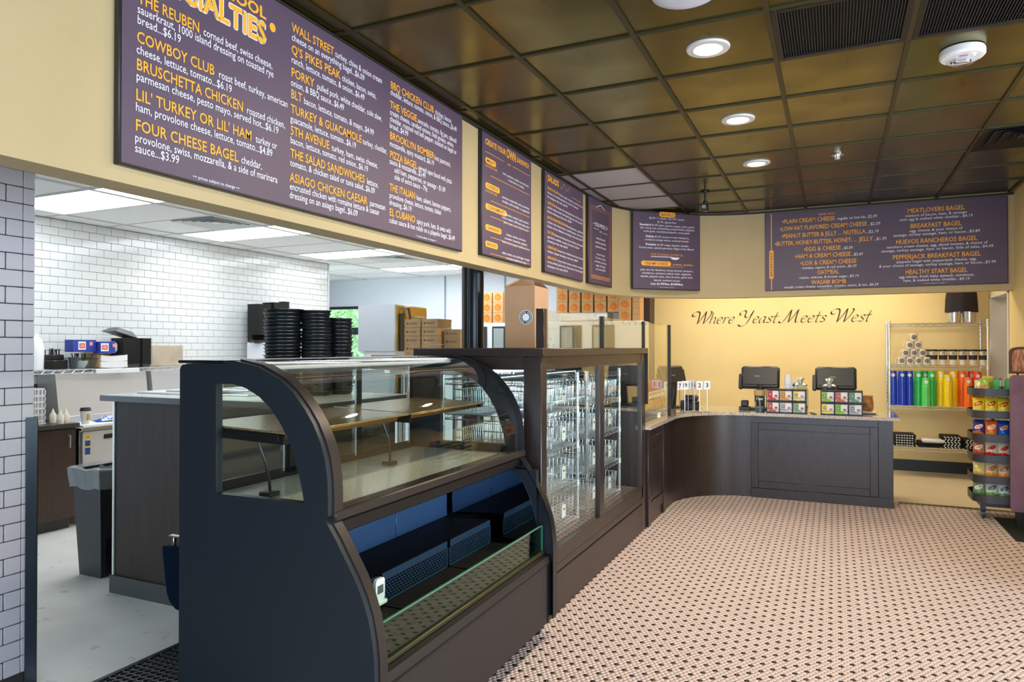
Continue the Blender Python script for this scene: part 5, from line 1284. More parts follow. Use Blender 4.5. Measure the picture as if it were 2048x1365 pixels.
# snacks
def snack(x, y, z, w, h, d, cols, fn, label, grp, rz=0.0, seed=0, tilt=-10):
    mts = [M('bag %d %d %d' % c, c, 0.28, spec=0.6) for c in cols]
    o = bag('snack_bag', w, h, d, mts, fn, seed=seed).build('snack_bag', mts, None)
    o.location = (x,y,z); o.rotation_euler = (math.radians(tilt),0,rz); return tag(o, label, 'snack bag', grp)
def patch(c0, c1, r0, c2=None):
    def f(u, v, s):
        w = v-c0-(u-0.5)*0.22
        if s == 0 and ((u-0.5)/0.36)**2+(w/0.12)**2 < 1: return 2 if abs(w) < 0.025 and abs(u-0.5) < 0.22 else 1
        if v < r0+0.10*math.sin(3.2*u+0.4): return 2
        return 0
    return f
XS = [1.232, 1.327, 1.422, 1.517]
rows_ = [
 (0.945, [((232,210,40),(190,50,40),(240,226,110))]*4, 0.145, 'yellow potato chip bag', 'yellow chip bags on the second tray from the top', ['leftmost','second','third','rightmost']),
 (0.728, [((50,50,130),(230,220,210),(220,110,50)),((232,104,56),(240,220,190),(226,150,60)),((24,80,190),(230,170,70),(40,100,210)),((20,74,184),(230,160,60),(40,100,210))], 0.135, None, 'corn chip bags on the third tray', None),
 (0.537, [((170,110,80),(232,220,196),(190,70,50)),((226,214,186),(190,60,60),(176,44,50)),((228,216,190),(190,60,60),(176,44,50)),((222,208,180),(180,60,56),(170,40,50))], 0.135, None, 'cream and red snack bags on the fourth tray', None),
 (0.345, [((216,206,150),(220,200,60),(200,170,70)),((222,196,160),(160,90,60),(226,150,50)),((220,196,162),(170,100,70),(228,152,52)),((206,170,140),(240,226,206),(214,130,60))], 0.13, None, 'tan snack bags on the fifth tray', None),
 (0.165, [((120,150,110),(230,232,226),(90,140,70)),((226,226,224),(90,96,90),(110,160,80)),((220,222,224),(96,100,96),(100,156,80)),((216,218,222),(110,120,110),(106,150,84))], 0.13, None, 'white and green snack bags on the bottom tray', None)]
nmz = {0.728:['navy and orange chip bag','orange chip bag','blue chip bag with orange chip print','blue chip bag at the right'], 0.537:['brown and cream snack bag','cream and red snack bag, second','cream and red snack bag, third','cream and red snack bag at the right'],
       0.345:['pale yellow snack bag','tan and orange snack bag, second','tan and orange snack bag, third','tan snack bag at the right'], 0.165:['green and white snack bag','white snack bag with green band, second','white snack bag with green band, third','white snack bag with green band, at the right']}
tn = {0.728:'third',0.537:'fourth',0.345:'fifth',0.165:'bottom'}
sd = 0
for z, cs, hh, lb, grp, pos_ in rows_:
    for k, cc in enumerate(cs):
        sd += 1
        lab_ = ('yellow potato chip bag, %s in its tray' % pos_[k]) if lb else '%s, on the %s tray of the rack' % (nmz[z][k], tn[z])
        snack(XS[k], 7.785+(0.03 if k == 0 else 0), z+0.024, 0.106, 0.165+0.006*(k % 2), 0.085, cc, patch(0.62,0,0.30), lab_, grp, rz=(-0.25 if k == 0 else random.uniform(-0.12,0.12)), seed=sd)
    for k in range(3):
        sd += 1
        c2 = [(58,60,50),(70,50,40),(90,86,60)][k]
        snack(1.27+k*0.105, 7.92, z+0.03, 0.11, 0.158, 0.06, (c2,(120,110,80),(60,50,40)), patch(0.6,0,0.2), '%s snack bag in the back row of the %s tray' % (('olive','brown','khaki')[k], ({0.945:'second'} | tn)[z]), 'back rows of the snack rack', rz=0.2*k, seed=sd)
# top tray: cans and packets
m_can = M('green can', (70,170,96), 0.35); m_canl = M('can label', (210,214,218), 0.4)
cn = root('dip_can', (0,0,0), cat='can')
MB().lathe([(0.0,0.0),(0.036,0.0),(0.037,0.003),(0.037,0.075),(0.036,0.078),(0.0,0.076)],n=24,cap=False).build('can_body', m_can, cn)
lb_ = MB(); P = [math.radians(a) for a in range(-75,-20,9)]
lb_.add([(0.0375*math.cos(a),0.0375*math.sin(a),0.01) for a in P]+[(0.0375*math.cos(a),0.0375*math.sin(a),0.068) for a in P],[(i,i+1,len(P)+i+1,len(P)+i) for i in range(len(P)-1)]); lb_.build('label', m_canl, cn)
MB().lathe([(0.0375,0.074),(0.038,0.078),(0.0365,0.080)],n=24,cap=False).build('rim', m_steel, cn)
fc = True
for k, x in enumerate((1.365,1.455,1.545)):
    for lvl in (0,1):
        o = cn if fc else clone(cn); fc = False
        o.location = (x+(0.006 if lvl else 0), 7.755, 1.155+lvl*0.0805); o['group'] = 'green cans on the top tray'
        o['label'] = '%s green dip can, %s' % (('upper','lower')[1-lvl], ('leftmost column','middle column','rightmost column')[k])
for k in range(3):
    snack(1.235+0.035*k, 7.80-0.02*(k % 2)+0.05*(k == 2), 1.156, 0.09, 0.16-0.02*(k == 0)+0.02*(k == 2), 0.04, [((214,220,150),(220,90,60),(232,226,210)),((150,190,60),(220,120,40),(190,60,40)),((226,190,90),(120,50,40),(200,60,50))][k], patch(0.5,0,0.3), ['pale green and white packet at the left of the top tray','green and orange packet leaning on the top tray','yellow and red packet behind the others on the top tray'][k], None, rz=-0.4, seed=60+k)
# ------------------------------------------------------------------ kitchen: high counter (peninsula)
m_dkl = M('dark brown laminate', (56,43,31), 0.5, spec=0.25, noise=(5,(45,34,24),0.3,0.7), stretch=(5,5,0.6))
m_wlt = M('pale counter laminate', (228,228,222), 0.25)
pen = root('high_counter', (0,0,0), label='tall dark laminate kitchen counter with pale top behind the display case', cat='counter')
MB().box(-4.29,3.09,0.115,-2.66,3.92,1.25,b=0.002).build('carcass', m_dkl, pen)
MB().box(-4.302,3.082,0.115,-4.288,3.10,1.25).build('edge_strip', M('aluminium strip', (236,236,230), 0.35, 0.3), pen)
MB().box(-4.31,3.070,0.0,-2.66,3.93,0.115).build('rubber_base', M('grey rubber base', (60,62,58), 0.5), pen)
MB().box(-4.40,3.06,1.25,-2.60,3.97,1.286).build('worktop', M('dark edge laminate', (62,58,50), 0.35), pen)
MB().box(-4.397,3.063,1.286,-2.603,3.967,1.290).build('top_sheet', m_wlt, pen)
lc = root('low_counter', (0,0,0), label='lower dark counter end with grey top tucked behind the bin', cat='counter')
MB().box(-4.52,3.50,0.05,-4.315,4.30,0.86).build('carcass', m_dkl, lc); MB().box(-4.58,3.46,0.86,-4.315,4.33,0.90,b=0.002).build('worktop', M('dark edge laminate'), lc)
MB().box(-4.52,3.49,0.0,-4.315,4.28,0.05).build('rubber_base', M('grey rubber base'), lc)
# bin
bn = root('waste_bin', (-4.735,3.23,0), label='slim dark grey waste bin with a clear liner folded over the rim', cat='bin')
def taper(mb, x0,y0,x1,y1,X0,Y0,X1,Y1,z0,z1,m=0):
    mb.add([(x0,y0,z0),(x1,y0,z0),(x1,y1,z0),(x0,y1,z0),(X0,Y0,z1),(X1,Y0,z1),(X1,Y1,z1),(X0,Y1,z1)],[(0,3,2,1),(0,1,5,4),(1,2,6,5),(2,3,7,6),(3,0,4,7)],m); return mb
b = MB(); taper(b,-0.115,0,0.115,0.46,-0.150,-0.035,0.150,0.53,0.0,0.745); taper(b,-0.105,0.01,0.105,0.45,-0.142,-0.027,0.142,0.522,0.02,0.745)
b.box(-0.155,-0.04,0.725,0.155,-0.028,0.748,b=0.003).box(-0.155,0.522,0.725,0.155,0.535,0.748,b=0.003).box(-0.155,-0.04,0.725,-0.143,0.535,0.748,b=0.003).box(0.143,-0.04,0.725,0.155,0.535,0.748,b=0.003)
b.build('bin_body', M('dark grey plastic', (44,46,42), 0.5, bump=(200,0.1)), bn)
MB().box(0.115,0.02,0.02,0.128,0.44,0.70,b=0.003).build('side_rib', m_blackp, bn)
ln = MB(); N = 44; vs = []
for j, (e, z) in enumerate(((0.0,0.62),(0.008,0.70),(0.012,0.755),(-0.006,0.765),(-0.03,0.70))):
    for k in range(N):
        t = k/N*4; s_ = int(t); f_ = t-s_
        c4 = [(-0.158,-0.044),(0.158,-0.044),(0.158,0.538),(-0.158,0.538)]; p = Vector(c4[s_ % 4]).lerp(Vector(c4[(s_+1) % 4]), f_)
        c_ = Vector((0,0.247)); d = (p-c_).normalized(); p = p+d*(e+0.006*math.sin(k*1.9+j))
        vs.append((p.x,p.y,z+0.009*math.sin(k*0.8)*(1 if j in (0,2,3) else 0.4)))
ln.add(vs,[(j*N+k,j*N+(k+1)%N,(j+1)*N+(k+1)%N,(j+1)*N+k) for j in range(4) for k in range(N)])
lm = M('clear liner', (238,242,244), 0.2); lm.node_tree.nodes['Principled BSDF'].inputs['Alpha'].default_value = 0.3
ln.build('liner', lm, bn)
# left cabinet
lcb = root('base_cabinet', (0,0,0), label='dark wood base cabinet with bar handle at the left, beside the steel table', cat='cabinet')
MB().box(-6.75,2.9,0.09,-6.16,4.055,0.895).build('carcass', M('dark cabinet wood', (56,38,28), 0.35, noise=(6,(66,46,34),0.3,0.7), stretch=(6,6,0.6)), lcb)
for a, b_ in ((2.93,3.48),(3.49,4.05)):
    d = MB().box(-6.16,a,0.10,-6.14,b_,0.885,b=0.002).build('door', M('dark cabinet wood'), lcb)
    MB().tube([(-6.14,b_-0.075,0.83),(-6.105,b_-0.075,0.83),(-6.105,b_-0.075,0.72),(-6.14,b_-0.075,0.72)],0.006,8).build('handle', m_chrome, d)
MB().box(-6.78,2.88,0.895,-6.11,4.065,0.932).build('worktop', M('dark edge laminate'), lcb)
MB().box(-6.7,2.9,0.0,-6.20,4.03,0.09).build('toe_kick', M('grey rubber base'), lcb)
# prep tables
pt = root('prep_table', (0,4.09,0), label='stainless refrigerated prep table with white cutting board, the near one', cat='prep table', group='refrigerated prep tables')
MB().box(-6.78,0.0,0.16,-6.16,0.95,0.855,b=0.004).build('steel_body', m_steel, pt)
for a in (0.02,0.48): 
    d = MB().box(-6.16,a,0.18,-6.135,a+0.445,0.84,b=0.004).build('door', m_steelw, pt)
    MB().box(-6.136,a+0.20,0.76,-6.125,a+0.43,0.80,b=0.002).build('door_grip', m_blackp, d)
MB().box(-6.42,0.0,0.880,-6.10,0.95,0.905,b=0.004).build('cutting_board', M('white cutting board', (236,234,230), 0.4), pt)
MB().box(-6.79,-0.01,0.855,-6.11,0.96,0.880,b=0.003).build('worktop', m_steel, pt)
MB().box(-6.78,0.0,0.880,-6.43,0.95,0.965,b=0.003).build('pan_rail', m_steelw, pt)
MB().prism([(-6.44,0.965),(-6.76,0.965),(-6.76,1.385),(-6.50,1.362)], fnY, 0.0, 0.93).build('raised_lid', m_steelw, pt)
for a in (0.10,0.86):
    MB().tube([(-6.22,a-0.012,0.055),(-6.22,a+0.012,0.055)],0.055,18).box(-6.25,a-0.03,0.07,-6.19,a+0.03,0.16,b=0.004).build('caster', m_blackp, pt)
s = root('energy_sticker', (-6.134,4.155,0.72), rz=PI/2, label='round yellow and blue energy sticker on the steel prep table door', cat='sticker')
MB().prism([(0.028*math.cos(q*PI/10),0.07+0.028*math.sin(q*PI/10)) for q in range(20)], lambda u,v,d:(u,d,v), -0.001, 0.0).build('yellow_disc', M('sticker yellow', (232,208,30), 0.5), s)
MB().box(-0.024,-0.001,-0.01,0.024,0.0,0.038).box(-0.024,-0.001,-0.085,0.024,0.0,-0.024).build('blue_band', M('sticker blue', (34,62,130), 0.5), s)
MB().box(-0.024,-0.0011,-0.023,0.024,0.0,-0.011).build('yellow_band', M('sticker yellow'), s)
mb = MB()
for k in range(3): mb.box(-0.016,-0.0018,0.060+0.009*k,0.016,-0.001,0.064+0.009*k)
mb.build('small_print', M('sticker blue'), s)
clone(pt, loc=(0,5.08,0), label='stainless refrigerated prep table, the far one along the tiled wall')
# things on the prep table and cabinet
r = root('coffee_cup', (-6.19,4.17,0.905), label='white paper coffee cup with black lid on the white cutting board', cat='cup')
MB().lathe([(0.0,0.0),(0.031,0.0),(0.043,0.128),(0.0,0.128)],n=28,cap=False).build('cup_body', m_whitep, r)
MB().lathe([(0.046,0.122),(0.047,0.132),(0.042,0.137),(0.040,0.150),(0.034,0.152),(0.0,0.148)],n=28,cap=False).build('lid', m_blackp, r)
MB().box(0.034,-0.012,0.04,0.046,0.014,0.10,b=0.002).build('printed_patch', M('gold patch', (206,164,70), 0.5), r)
def cloth(loc, label, cols):
    mb = MB(); n = 12
    vs = [((i/n-0.5)*0.26,(j/n-0.5)*0.17,0.003+0.045*abs(math.sin(i*1.1+j*0.5))*math.sin(PI*i/n)*math.sin(PI*j/n)+0.01*math.sin(PI*i/n)) for j in range(n+1) for i in range(n+1)]
    fs = [(j*(n+1)+i,j*(n+1)+i+1,(j+1)*(n+1)+i+1,(j+1)*(n+1)+i) for j in range(n) for i in range(n)]
    o_ = len(mb.v); mb.v += vs; mb.f += fs; mb.m += [1 if (i+2*j) % 7 < 2 or i < 2 else 0 for j in range(n) for i in range(n)]
    o = mb.build('towel', cols); o.location = loc; o.rotation_euler = (0,0,1.2); return tag(o, label, 'towel')
cloth((-6.26,4.46,0.906), 'crumpled white and blue towel on the cutting board', [M('white towel', (226,228,236), 0.9), M('blue towel', (40,84,190), 0.9)])
bs = root('plastic_crate', (-6.42,3.72,0.932), label='white open-grid plastic basket on the dark cabinet', cat='basket')
g = MB()
for z in (0.02,0.075,0.13,0.185,0.24,0.30):
    g.box(-0.13,-0.16,z,-0.12,0.16,z+0.012).box(0.12,-0.16,z,0.13,0.16,z+0.012).box(-0.13,-0.16,z,0.13,-0.15,z+0.012).box(-0.13,0.15,z,0.13,0.16,z+0.012)
for k in range(12): y = -0.155+k*0.0282; g.box(0.121,y-0.004,0.0,0.128,y+0.004,0.31).box(-0.128,y-0.004,0.0,-0.121,y+0.004,0.31)
for k in range(10): x = -0.12+k*0.0266; g.box(x-0.004,-0.158,0.0,x+0.004,-0.151,0.31).box(x-0.004,0.151,0.0,x+0.004,0.158,0.31)
g.box(-0.13,-0.16,0.0,0.13,0.16,0.006); g.build('grid', m_whitep, bs, fix=False)
for k, (x, y) in enumerate(((-6.17,3.93),(-6.20,4.0),(-6.32,3.96))):
    o = MB().lathe([(0.0,0.0),(0.026,0.0),(0.028,0.07),(0.012,0.095),(0.004,0.125),(0.0,0.126)],n=16,cap=False).build('squeeze_bottle', M('cream bottle', (232,222,200), 0.4)); o.location = (x,y,0.932)
    tag(o, ('%s short cream squeeze bottle beside the white grid basket' % ('nearest','middle','rearmost')[k]), 'bottle', 'squeeze bottles')
# wall shelf
sh = root('wall_shelf', (0,0,0), label='long chrome wire shelf on the tiled wall above the prep tables', cat='shelf')
for a, b_ in ((3.4,4.70),(4.72,6.02)):
    s = MB(); wire_shelf(s, -6.78, a, -6.42, b_, 1.396, collars=False); s.build('wire_shelf', m_chrome, sh, fix=False)
for y in (3.5,4.71,5.9): MB().tube([(-6.79,y,1.20),(-6.44,y,1.362),(-6.79,y,1.362)],0.006,6).build('bracket', m_chrome, sh)
MB().box(-6.425,4.42,1.352,-6.405,4.88,1.392,b=0.003).build('white_edge', m_whitep, sh)
ZZ = 1.401
def tb(name, x0,y0,x1,y1,h, mt, label, cat, z=ZZ, b=0.003, grp=None, rz=0):
    o = MB().box(-(x1-x0)/2,-(y1-y0)/2,0,(x1-x0)/2,(y1-y0)/2,h,b=b).build(name, mt); o.location = ((x0+x1)/2,(y0+y1)/2,z); o.rotation_euler = (0,0,rz); return tag(o, label, cat, grp)
o = MB().lathe([(0.0,0.0),(0.075,0.0),(0.078,0.20),(0.06,0.27),(0.035,0.30),(0.035,0.33),(0.0,0.33)],n=28,cap=False).build('white_container', M('milky plastic', (236,236,234), 0.5)); o.location = (-6.58,3.95,ZZ)
tag(o, 'tall milky white plastic container at the left end of the wall shelf', 'container')
r = root('cutlery_tub', (-6.56,4.13,ZZ), label='two-tier black tub of black plastic cutlery on the wall shelf', cat='tub')
MB().box(-0.09,-0.075,0,0.09,0.06,0.085,b=0.006).box(-0.11,-0.065,0.085,0.05,0.05,0.135,b=0.006).build('tub', m_blackp, r)
f = MB(); rd = random.Random(3)
for k in range(16):
    x, y = rd.uniform(-.08,.03), rd.uniform(-.05,.035); f.tube([(x,y,0.13),(x+rd.uniform(-.01,.01),y+rd.uniform(-.01,.01),0.175+rd.uniform(0,.02))],0.004,5)
f.build('forks', m_blackp, r)
o = MB().lathe([(0.0,0.0),(0.03,0.0),(0.045,0.11),(0.043,0.11),(0.03,0.01),(0.0,0.008)],n=20,cap=False).build('clear_cup', M('smoky cup', (70,80,84), 0.2)); o.location = (-6.46,4.235,ZZ); tag(o,'smoky dark cup standing in front of the tub on the wall shelf','cup')
r = root('clear_bin', (-6.55,4.36,ZZ), label='clear plastic bin of black utensils with a round bowl inside', cat='container')
c = MB(); taper(c,-0.10,-0.08,0.09,0.08,-0.12,-0.10,0.11,0.10,0,0.095); c.box(-0.125,-0.105,0.092,0.115,-0.095,0.100).box(-0.125,0.095,0.092,0.115,0.105,0.100).box(0.105,-0.105,0.092,0.115,0.105,0.100).build('bin_shell', GL('cloudy bin', (216,222,220), 1.5, 0.1), r)
MB().lathe([(0.0,0.004),(0.04,0.01),(0.06,0.05),(0.062,0.075),(0.0,0.07)],n=20,cap=False).build('bowl', m_whitep, r)
f = MB()
for k in range(10): x, y = rd.uniform(-.05,.05), rd.uniform(-.06,.07); f.tube([(x,y,0.06),(x+rd.uniform(-.03,.03),y+rd.uniform(-.03,.03),0.145)],0.005,5)
f.build('utensils', m_blackp, r)
def carton(loc, w, d, h, rz, mt, label, rot=None, prints=None, fl=None):
    r = root('glove_box', loc, rz, label=label, cat='box')
    if rot: r.rotation_euler = rot
    b = MB().box(-d/2,-w/2,0,d/2,w/2,h,b=0.002).build('carton', mt, r)
    if prints: prints(r)
    return r
m_bluec = M('blue carton', (44,62,158), 0.5); m_redp = M('orange red print', (226,84,50), 0.5)
def gp_(x):
    def f(r):
        MB().box(x,-0.065,0.02,x+0.001,0.01,0.098).build('white_panel', m_whitep, r)
        MB().box(x+0.001,-0.055,0.034,x+0.0015,0.0,0.082).build('red_panel', m_redp, r); m_ = MB()
        for k in range(3): m_.box(x+0.0015,-0.045,0.045+k*0.011,x+0.002,-0.01,0.049+k*0.011)
        m_.build('print', m_whitep, r)
        MB().box(x,0.05,0.06,x+0.001,0.08,0.095).build('small_panel', M('pale red', (236,150,130), 0.5), r)
    return f
carton((-6.55,4.36,ZZ+0.16), 0.235, 0.115, 0.115, 0.05, m_bluec, 'blue and orange carton resting on the clear bin, the left one', prints=gp_(0.058))
carton((-6.50,4.565,ZZ+0.145), 0.155, 0.11, 0.115, -0.08, m_bluec, 'blue and orange carton, the right one with its white front', prints=gp_(0.056))
r = root('napkin_box', (-6.58,4.65,ZZ), label='kraft tray holding two thick layers of white napkins on the wall shelf', cat='box')
MB().box(-0.10,-0.155,0,0.10,-0.145,0.135).box(-0.10,0.145,0,0.10,0.155,0.145).box(-0.10,-0.155,0,-0.09,0.155,0.14).box(-0.1,-0.155,0,0.1,0.155,0.006).build('kraft_tray', m_kraft, r)
for k in range(2):
    nb = MB(); n = 12; vs = []
    for s_ in (0,1):
        for i in range(n+1):
            y = -0.14+0.28*i/n; z = 0.008+k*0.064+s_*0.058-0.012*math.sin(PI*i/n)*(k+1)*0.6
            vs += [(-0.085,y,z),(0.112,y,z)]
    N = 2*(n+1); fs = []
    for i in range(n): fs += [(2*i,2*i+1,2*i+3,2*i+2),(N+2*i,N+2*i+2,N+2*i+3,N+2*i+1),(2*i+1,N+2*i+1,N+2*i+3,2*i+3),(2*i,2*i+2,N+2*i+2,N+2*i)]
    fs += [(0,N,N+1,1),(N-2,N-1,2*N-1,2*N-2)]
    nb.add(vs,fs).build('napkins', m_paper, r)
o = MB().box(-0.10,-0.15,0,0.10,0.13,0.12,b=0.03).build('paper_bundle', M('wrinkled paper', (228,226,214), 0.8, bump=(18,0.6))); o.location = (-6.63,4.62,ZZ+0.143); tag(o,'wrinkled off-white paper bundle behind the blue cartons','paper bundle')
# stacks of black lidded trays
def tray_stack(x, y, n, w, label, grp, z0=ZZ, dz=0.0125, h=0.035, name='food_tray', rz=0):
    t = MB(); taper(t,-w/2+0.014,-w/2+0.014,w/2-0.014,w/2-0.014,-w/2,-w/2,w/2,w/2,0,h); t.box(-w/2-0.006,-w/2-0.006,h-0.003,w/2+0.006,-w/2,h,b=0).box(-w/2-0.006,w/2,h-0.003,w/2+0.006,w/2+0.006,h).box(-w/2-0.006,-w/2,h-0.003,-w/2,w/2,h).box(w/2,-w/2,h-0.003,w/2+0.006,w/2,h)
    o = t.build(name, M('black tray', (50,51,49), 0.3))
    tag(o, label, 'food tray', grp)
    for k in range(n):
        c = o if k == 0 else o.copy()
        if k: COL.objects.link(c)
        c.location = (x,y,z0+k*dz); c.rotation_euler = (0,0,rz); c['label'] = label.replace('#', nth(k, max(n,1)))
    return o
tray_stack(-6.57,4.845,22,0.19,'square black container, # of the wide stack left of the beige board','black containers on the wall shelf')
tray_stack(-6.52,5.01,22,0.105,'narrow black container, # of the stack beside the beige board','black containers on the wall shelf')
r = root('lid_tray', (-6.57,4.80,ZZ+0.325), rot=(math.radians(-16),0,0), label='grey upturned container lid tilted on top of the black stack', cat='lid')
t = MB(); taper(t,-0.11,-0.15,0.11,0.10,-0.075,-0.10,0.075,0.055,0.0,0.05); t.add([(-0.075,-0.10,0.05),(0.075,-0.10,0.05),(0.075,0.055,0.05),(-0.075,0.055,0.05)],[(0,1,2,3)]); t.build('lid_shell', M('grey lid', (92,92,90), 0.4), r)
o = MB().box(-0.01,-0.28,0,0.01,0.28,0.225,b=0.004).build('brown_board', M('mottled beige board', (196,180,154), 0.7, noise=(5,(178,162,138),0.35,0.65))); o.location = (-6.70,5.36,ZZ); tag(o,'mottled beige board leaning against the tiles on the wall shelf','board')
# ovens / appliances farther along, on steel stands
def stand(x0,y0,x1,y1,z,label):
    r = root('steel_table', (0,0,0), label=label, cat='table')
    MB().box(x0,y0,z-0.04,x1,y1,z,b=0.004).build('table_top', m_steel, r)
    for x in (x0+0.03,x1-0.03):
        for y in (y0+0.03,y1-0.03): MB().cyl(x,y,0,z-0.04,0.02,n=12).build('leg', m_steel, r)
    MB().box(x0+0.02,y0+0.02,0.25,x1-0.02,y1-0.02,0.27).build('under_shelf', m_steel, r)
    return r
stand(-6.76,6.12,-6.15,7.35,1.42,'tall steel table by the tiled wall carrying the small white appliance')
ap = root('small_appliance', (-6.45,6.70,1.42), label='small white countertop appliance with dark front under the black tray stacks', cat='appliance')
MB().box(-0.16,-0.20,0.01,0.16,0.22,0.245,b=0.012).build('shell', M('white enamel', (222,224,226), 0.3), ap)
MB().box(0.16,0.04,0.03,0.164,0.20,0.225,b=0.001).build('dark_panel', m_blackp, ap)
def deep(x,y,n,w,lab): tray_stack(x,y,n,w,lab,'tall black tray stacks on the white appliance', z0=1.665, dz=0.0155, h=0.03)
deep(-6.56,6.66,30,0.20,'black tray, # of the left tall stack against the white tiles')
tray_stack(-6.55,6.90,34,0.20,'black tray, # of the middle tall stack against the white tiles','tall black tray stacks on the white appliance',z0=1.42,dz=0.0220,h=0.03)
tray_stack(-6.55,7.09,36,0.10,'narrow black tray, # of the right tall stack against the white tiles','tall black tray stacks on the white appliance',z0=1.42,dz=0.0215,h=0.03)
dsh = MB().lathe([(0.0,0.0),(0.07,0.0),(0.105,0.028),(0.11,0.030),(0.075,0.004)],n=28,cap=False).build('dark_bowl', M('dark pewter', (60,56,52), 0.3, 0.6))
for k in range(3):
    c = dsh if k == 0 else dsh.copy()
    if k: COL.objects.link(c)
    c.location = (-6.42,6.52,1.665+0.032*k); tag(c,'dark shallow bowl, %s of the short stack on the white appliance' % ('bottom','middle','top')[k],'bowl','short stack of dark bowls')
# big round tray stacks on the high counter
def rstack(x, y, n, r_, lab, grp, seed, top):
    rd = random.Random(seed); o = MB().lathe([(0.0,0.0),(r_*0.80,0.0),(r_*0.85,0.003),(r_*0.95,0.026),(r_,0.028),(r_,0.032),(r_*0.94,0.031),(r_*0.83,0.008),(0.0,0.005)],n=36,cap=False).build('round_tray', M('gloss black tray', (24,28,29), 0.3))
    tag(o, lab, 'tray', grp); z = 1.2905
    gaps = [(0.0115 if k < n*0.45 else 0.0235) for k in range(n)]; sc = (top-0.025)/sum(gaps[:-1])
    for k in range(n):
        c = o if k == 0 else o.copy()
        if k: COL.objects.link(c)
        c.location = (x+rd.uniform(-.004,.004)+0.02*(k/n)*(1 if seed == 1 else -0.4), y+rd.uniform(-.004,.004), z); z += gaps[k]*sc
        c.rotation_euler = (rd.uniform(-.012,.012), rd.uniform(-.012,.012), rd.uniform(0,6)); c['label'] = lab.replace('#', nth(k, n))
rstack(-3.255,3.50,32,0.123,'large round black tray, # of the left stack behind the case','stacks of round black trays',1,0.55)
rstack(-3.06,3.61,32,0.100,'round black tray, # of the middle stack behind the case','stacks of round black trays',2,0.545)
rstack(-3.02,3.80,26,0.088,'round black tray, # of the right stack behind the case','stacks of round black trays',3,0.50)
for k, (x, y, w, d, rz) in enumerate(((-4.08,3.42,0.46,0.32,0.0),(-3.93,3.50,0.40,0.30,0.15))):
    tb('sheet_board', x-w/2,y-d/2,x+w/2,y+d/2,0.012, m_whitep, ('lower','upper')[k]+' white board lying on the pale top of the high counter','board', z=1.2905+0.0125*k, grp='white boards', rz=rz)
cr = MB(); wire_shelf(cr, -0.18, -0.22, 0.18, 0.22, 0.035, collars=False, zig=False); o = cr.build('cooling_rack', m_chrome, None, fix=False); o.location = (-3.55,3.55,1.292); tag(o,'low chrome cooling rack on the high counter','rack')
# column
cl = root('steel_column', (-2.47,4.70,0), label='round black steel column rising behind the bread cabinet to the soffit', cat='column')
MB().cyl(0,0,0.012,2.862,0.066,n=36).build('shaft', M('blue black column', (26,30,38), 0.22, 0.4), cl)
MB().box(-0.12,-0.12,0,0.12,0.12,0.012).build('base_plate', m_black, cl)
tag(MB().box(-2.562,4.66,0.0,-2.542,4.70,2.84).build('conduit', M('grey conduit', (86,84,80), 0.5)), 'thin grey conduit beside the black column', 'conduit')
# back bench behind the column: kraft boxes and conveyor oven
stand(-3.72,4.86,-2.72,5.60,1.42,'steel table behind the high counter carrying kraft cake boxes')
kb = root('kraft_box', (0,0,0), cat='box')
MB().box(-0.075,-0.11,0,0.075,0.11,0.067,b=0.001).build('carton', m_kraft, kb)
MB().box(-0.0765,-0.1115,0.045,0.0765,0.1115,0.0675).build('lid', m_kraft, kb)
f = MB(); f.box(-0.055,-0.1121,0.026,-0.042,-0.1115,0.040).box(-0.030,-0.1121,0.033,0.045,-0.1115,0.036).box(-0.030,-0.1121,0.027,0.035,-0.1115,0.029); f.build('dark_print', M('brown print', (84,62,44), 0.7), kb)
kk = 0
for (x, n, y) in ((-3.165,6,5.02),(-2.985,6,5.00),(-2.81,5,5.06)):
    for k in range(n):
        o = kb if kk == 0 else clone(kb); kk += 1
        o.location = (x,y,1.42+0.0695*k) if n == 6 else (x,y,1.42+0.0655*k); o.rotation_euler = (0,0,random.uniform(-.03,.03))
        o['label'] = 'kraft cake box, %s of the %s column behind the cabinet' % (nth(k, n), {-3.165:'left',-2.985:'middle',-2.81:'right'}[x]); o['group'] = 'stacked kraft cake boxes, %s column' % {-3.165:'left',-2.985:'middle',-2.81:'right'}[x]; o['category'] = 'box'
tb('flat_carton', -3.56,4.90,-3.22,5.12-0.24,0.12,m_kraft,'flat kraft carton lying left of the cake boxes','box',z=1.42)
tb('foil_tray', -3.20,4.70,-2.98,4.84,0.05,M('crumpled foil', (170,176,184), 0.3, 0.8, bump=(40,0.8)),'silver foil tray left of the cake boxes','tray',z=1.42+0.02) if False else None
stand(-5.05,6.35,-4.25,7.35,1.0,'steel table under the conveyor oven')
ov = root('conveyor_oven', (0,0,0), label='large two-deck steel oven with brass-coloured side near the kitchen window', cat='oven')
for z0, z1, e in ((1.0,1.505,0.0),(1.56,2.085,0.02)):
    MB().box(-4.90-e,6.50,z0,-4.42,7.16,z1,b=0.006).build('oven_deck', M('grey steel panel', (196,200,204), 0.38, 0.6), ov)
    MB().box(-4.42,6.53,z0+0.02,-4.408,7.15,z1-0.015,b=0.002).build('brass_side', M('brassy steel', (196,158,70), 0.3, 0.75), ov)
MB().box(-4.86,6.54,1.505,-4.44,7.14,1.56).build('deck_gap', m_whitep, ov)
MB().box(-4.408,6.56,1.56,-4.385,6.64,1.98,b=0.003).box(-4.408,6.56,1.08,-4.385,6.64,1.46,b=0.003).build('control_box', m_blackp, ov)
MB().tube([(-4.38,6.60,1.98),(-4.37,6.62,2.04),(-4.37,6.70,2.05),(-4.375,6.74,1.95),(-4.375,6.72,1.75),(-4.378,6.70,1.45),(-4.38,6.66,1.1)],0.014,8).build('hose', M('grey hose', (70,72,80), 0.4), ov)
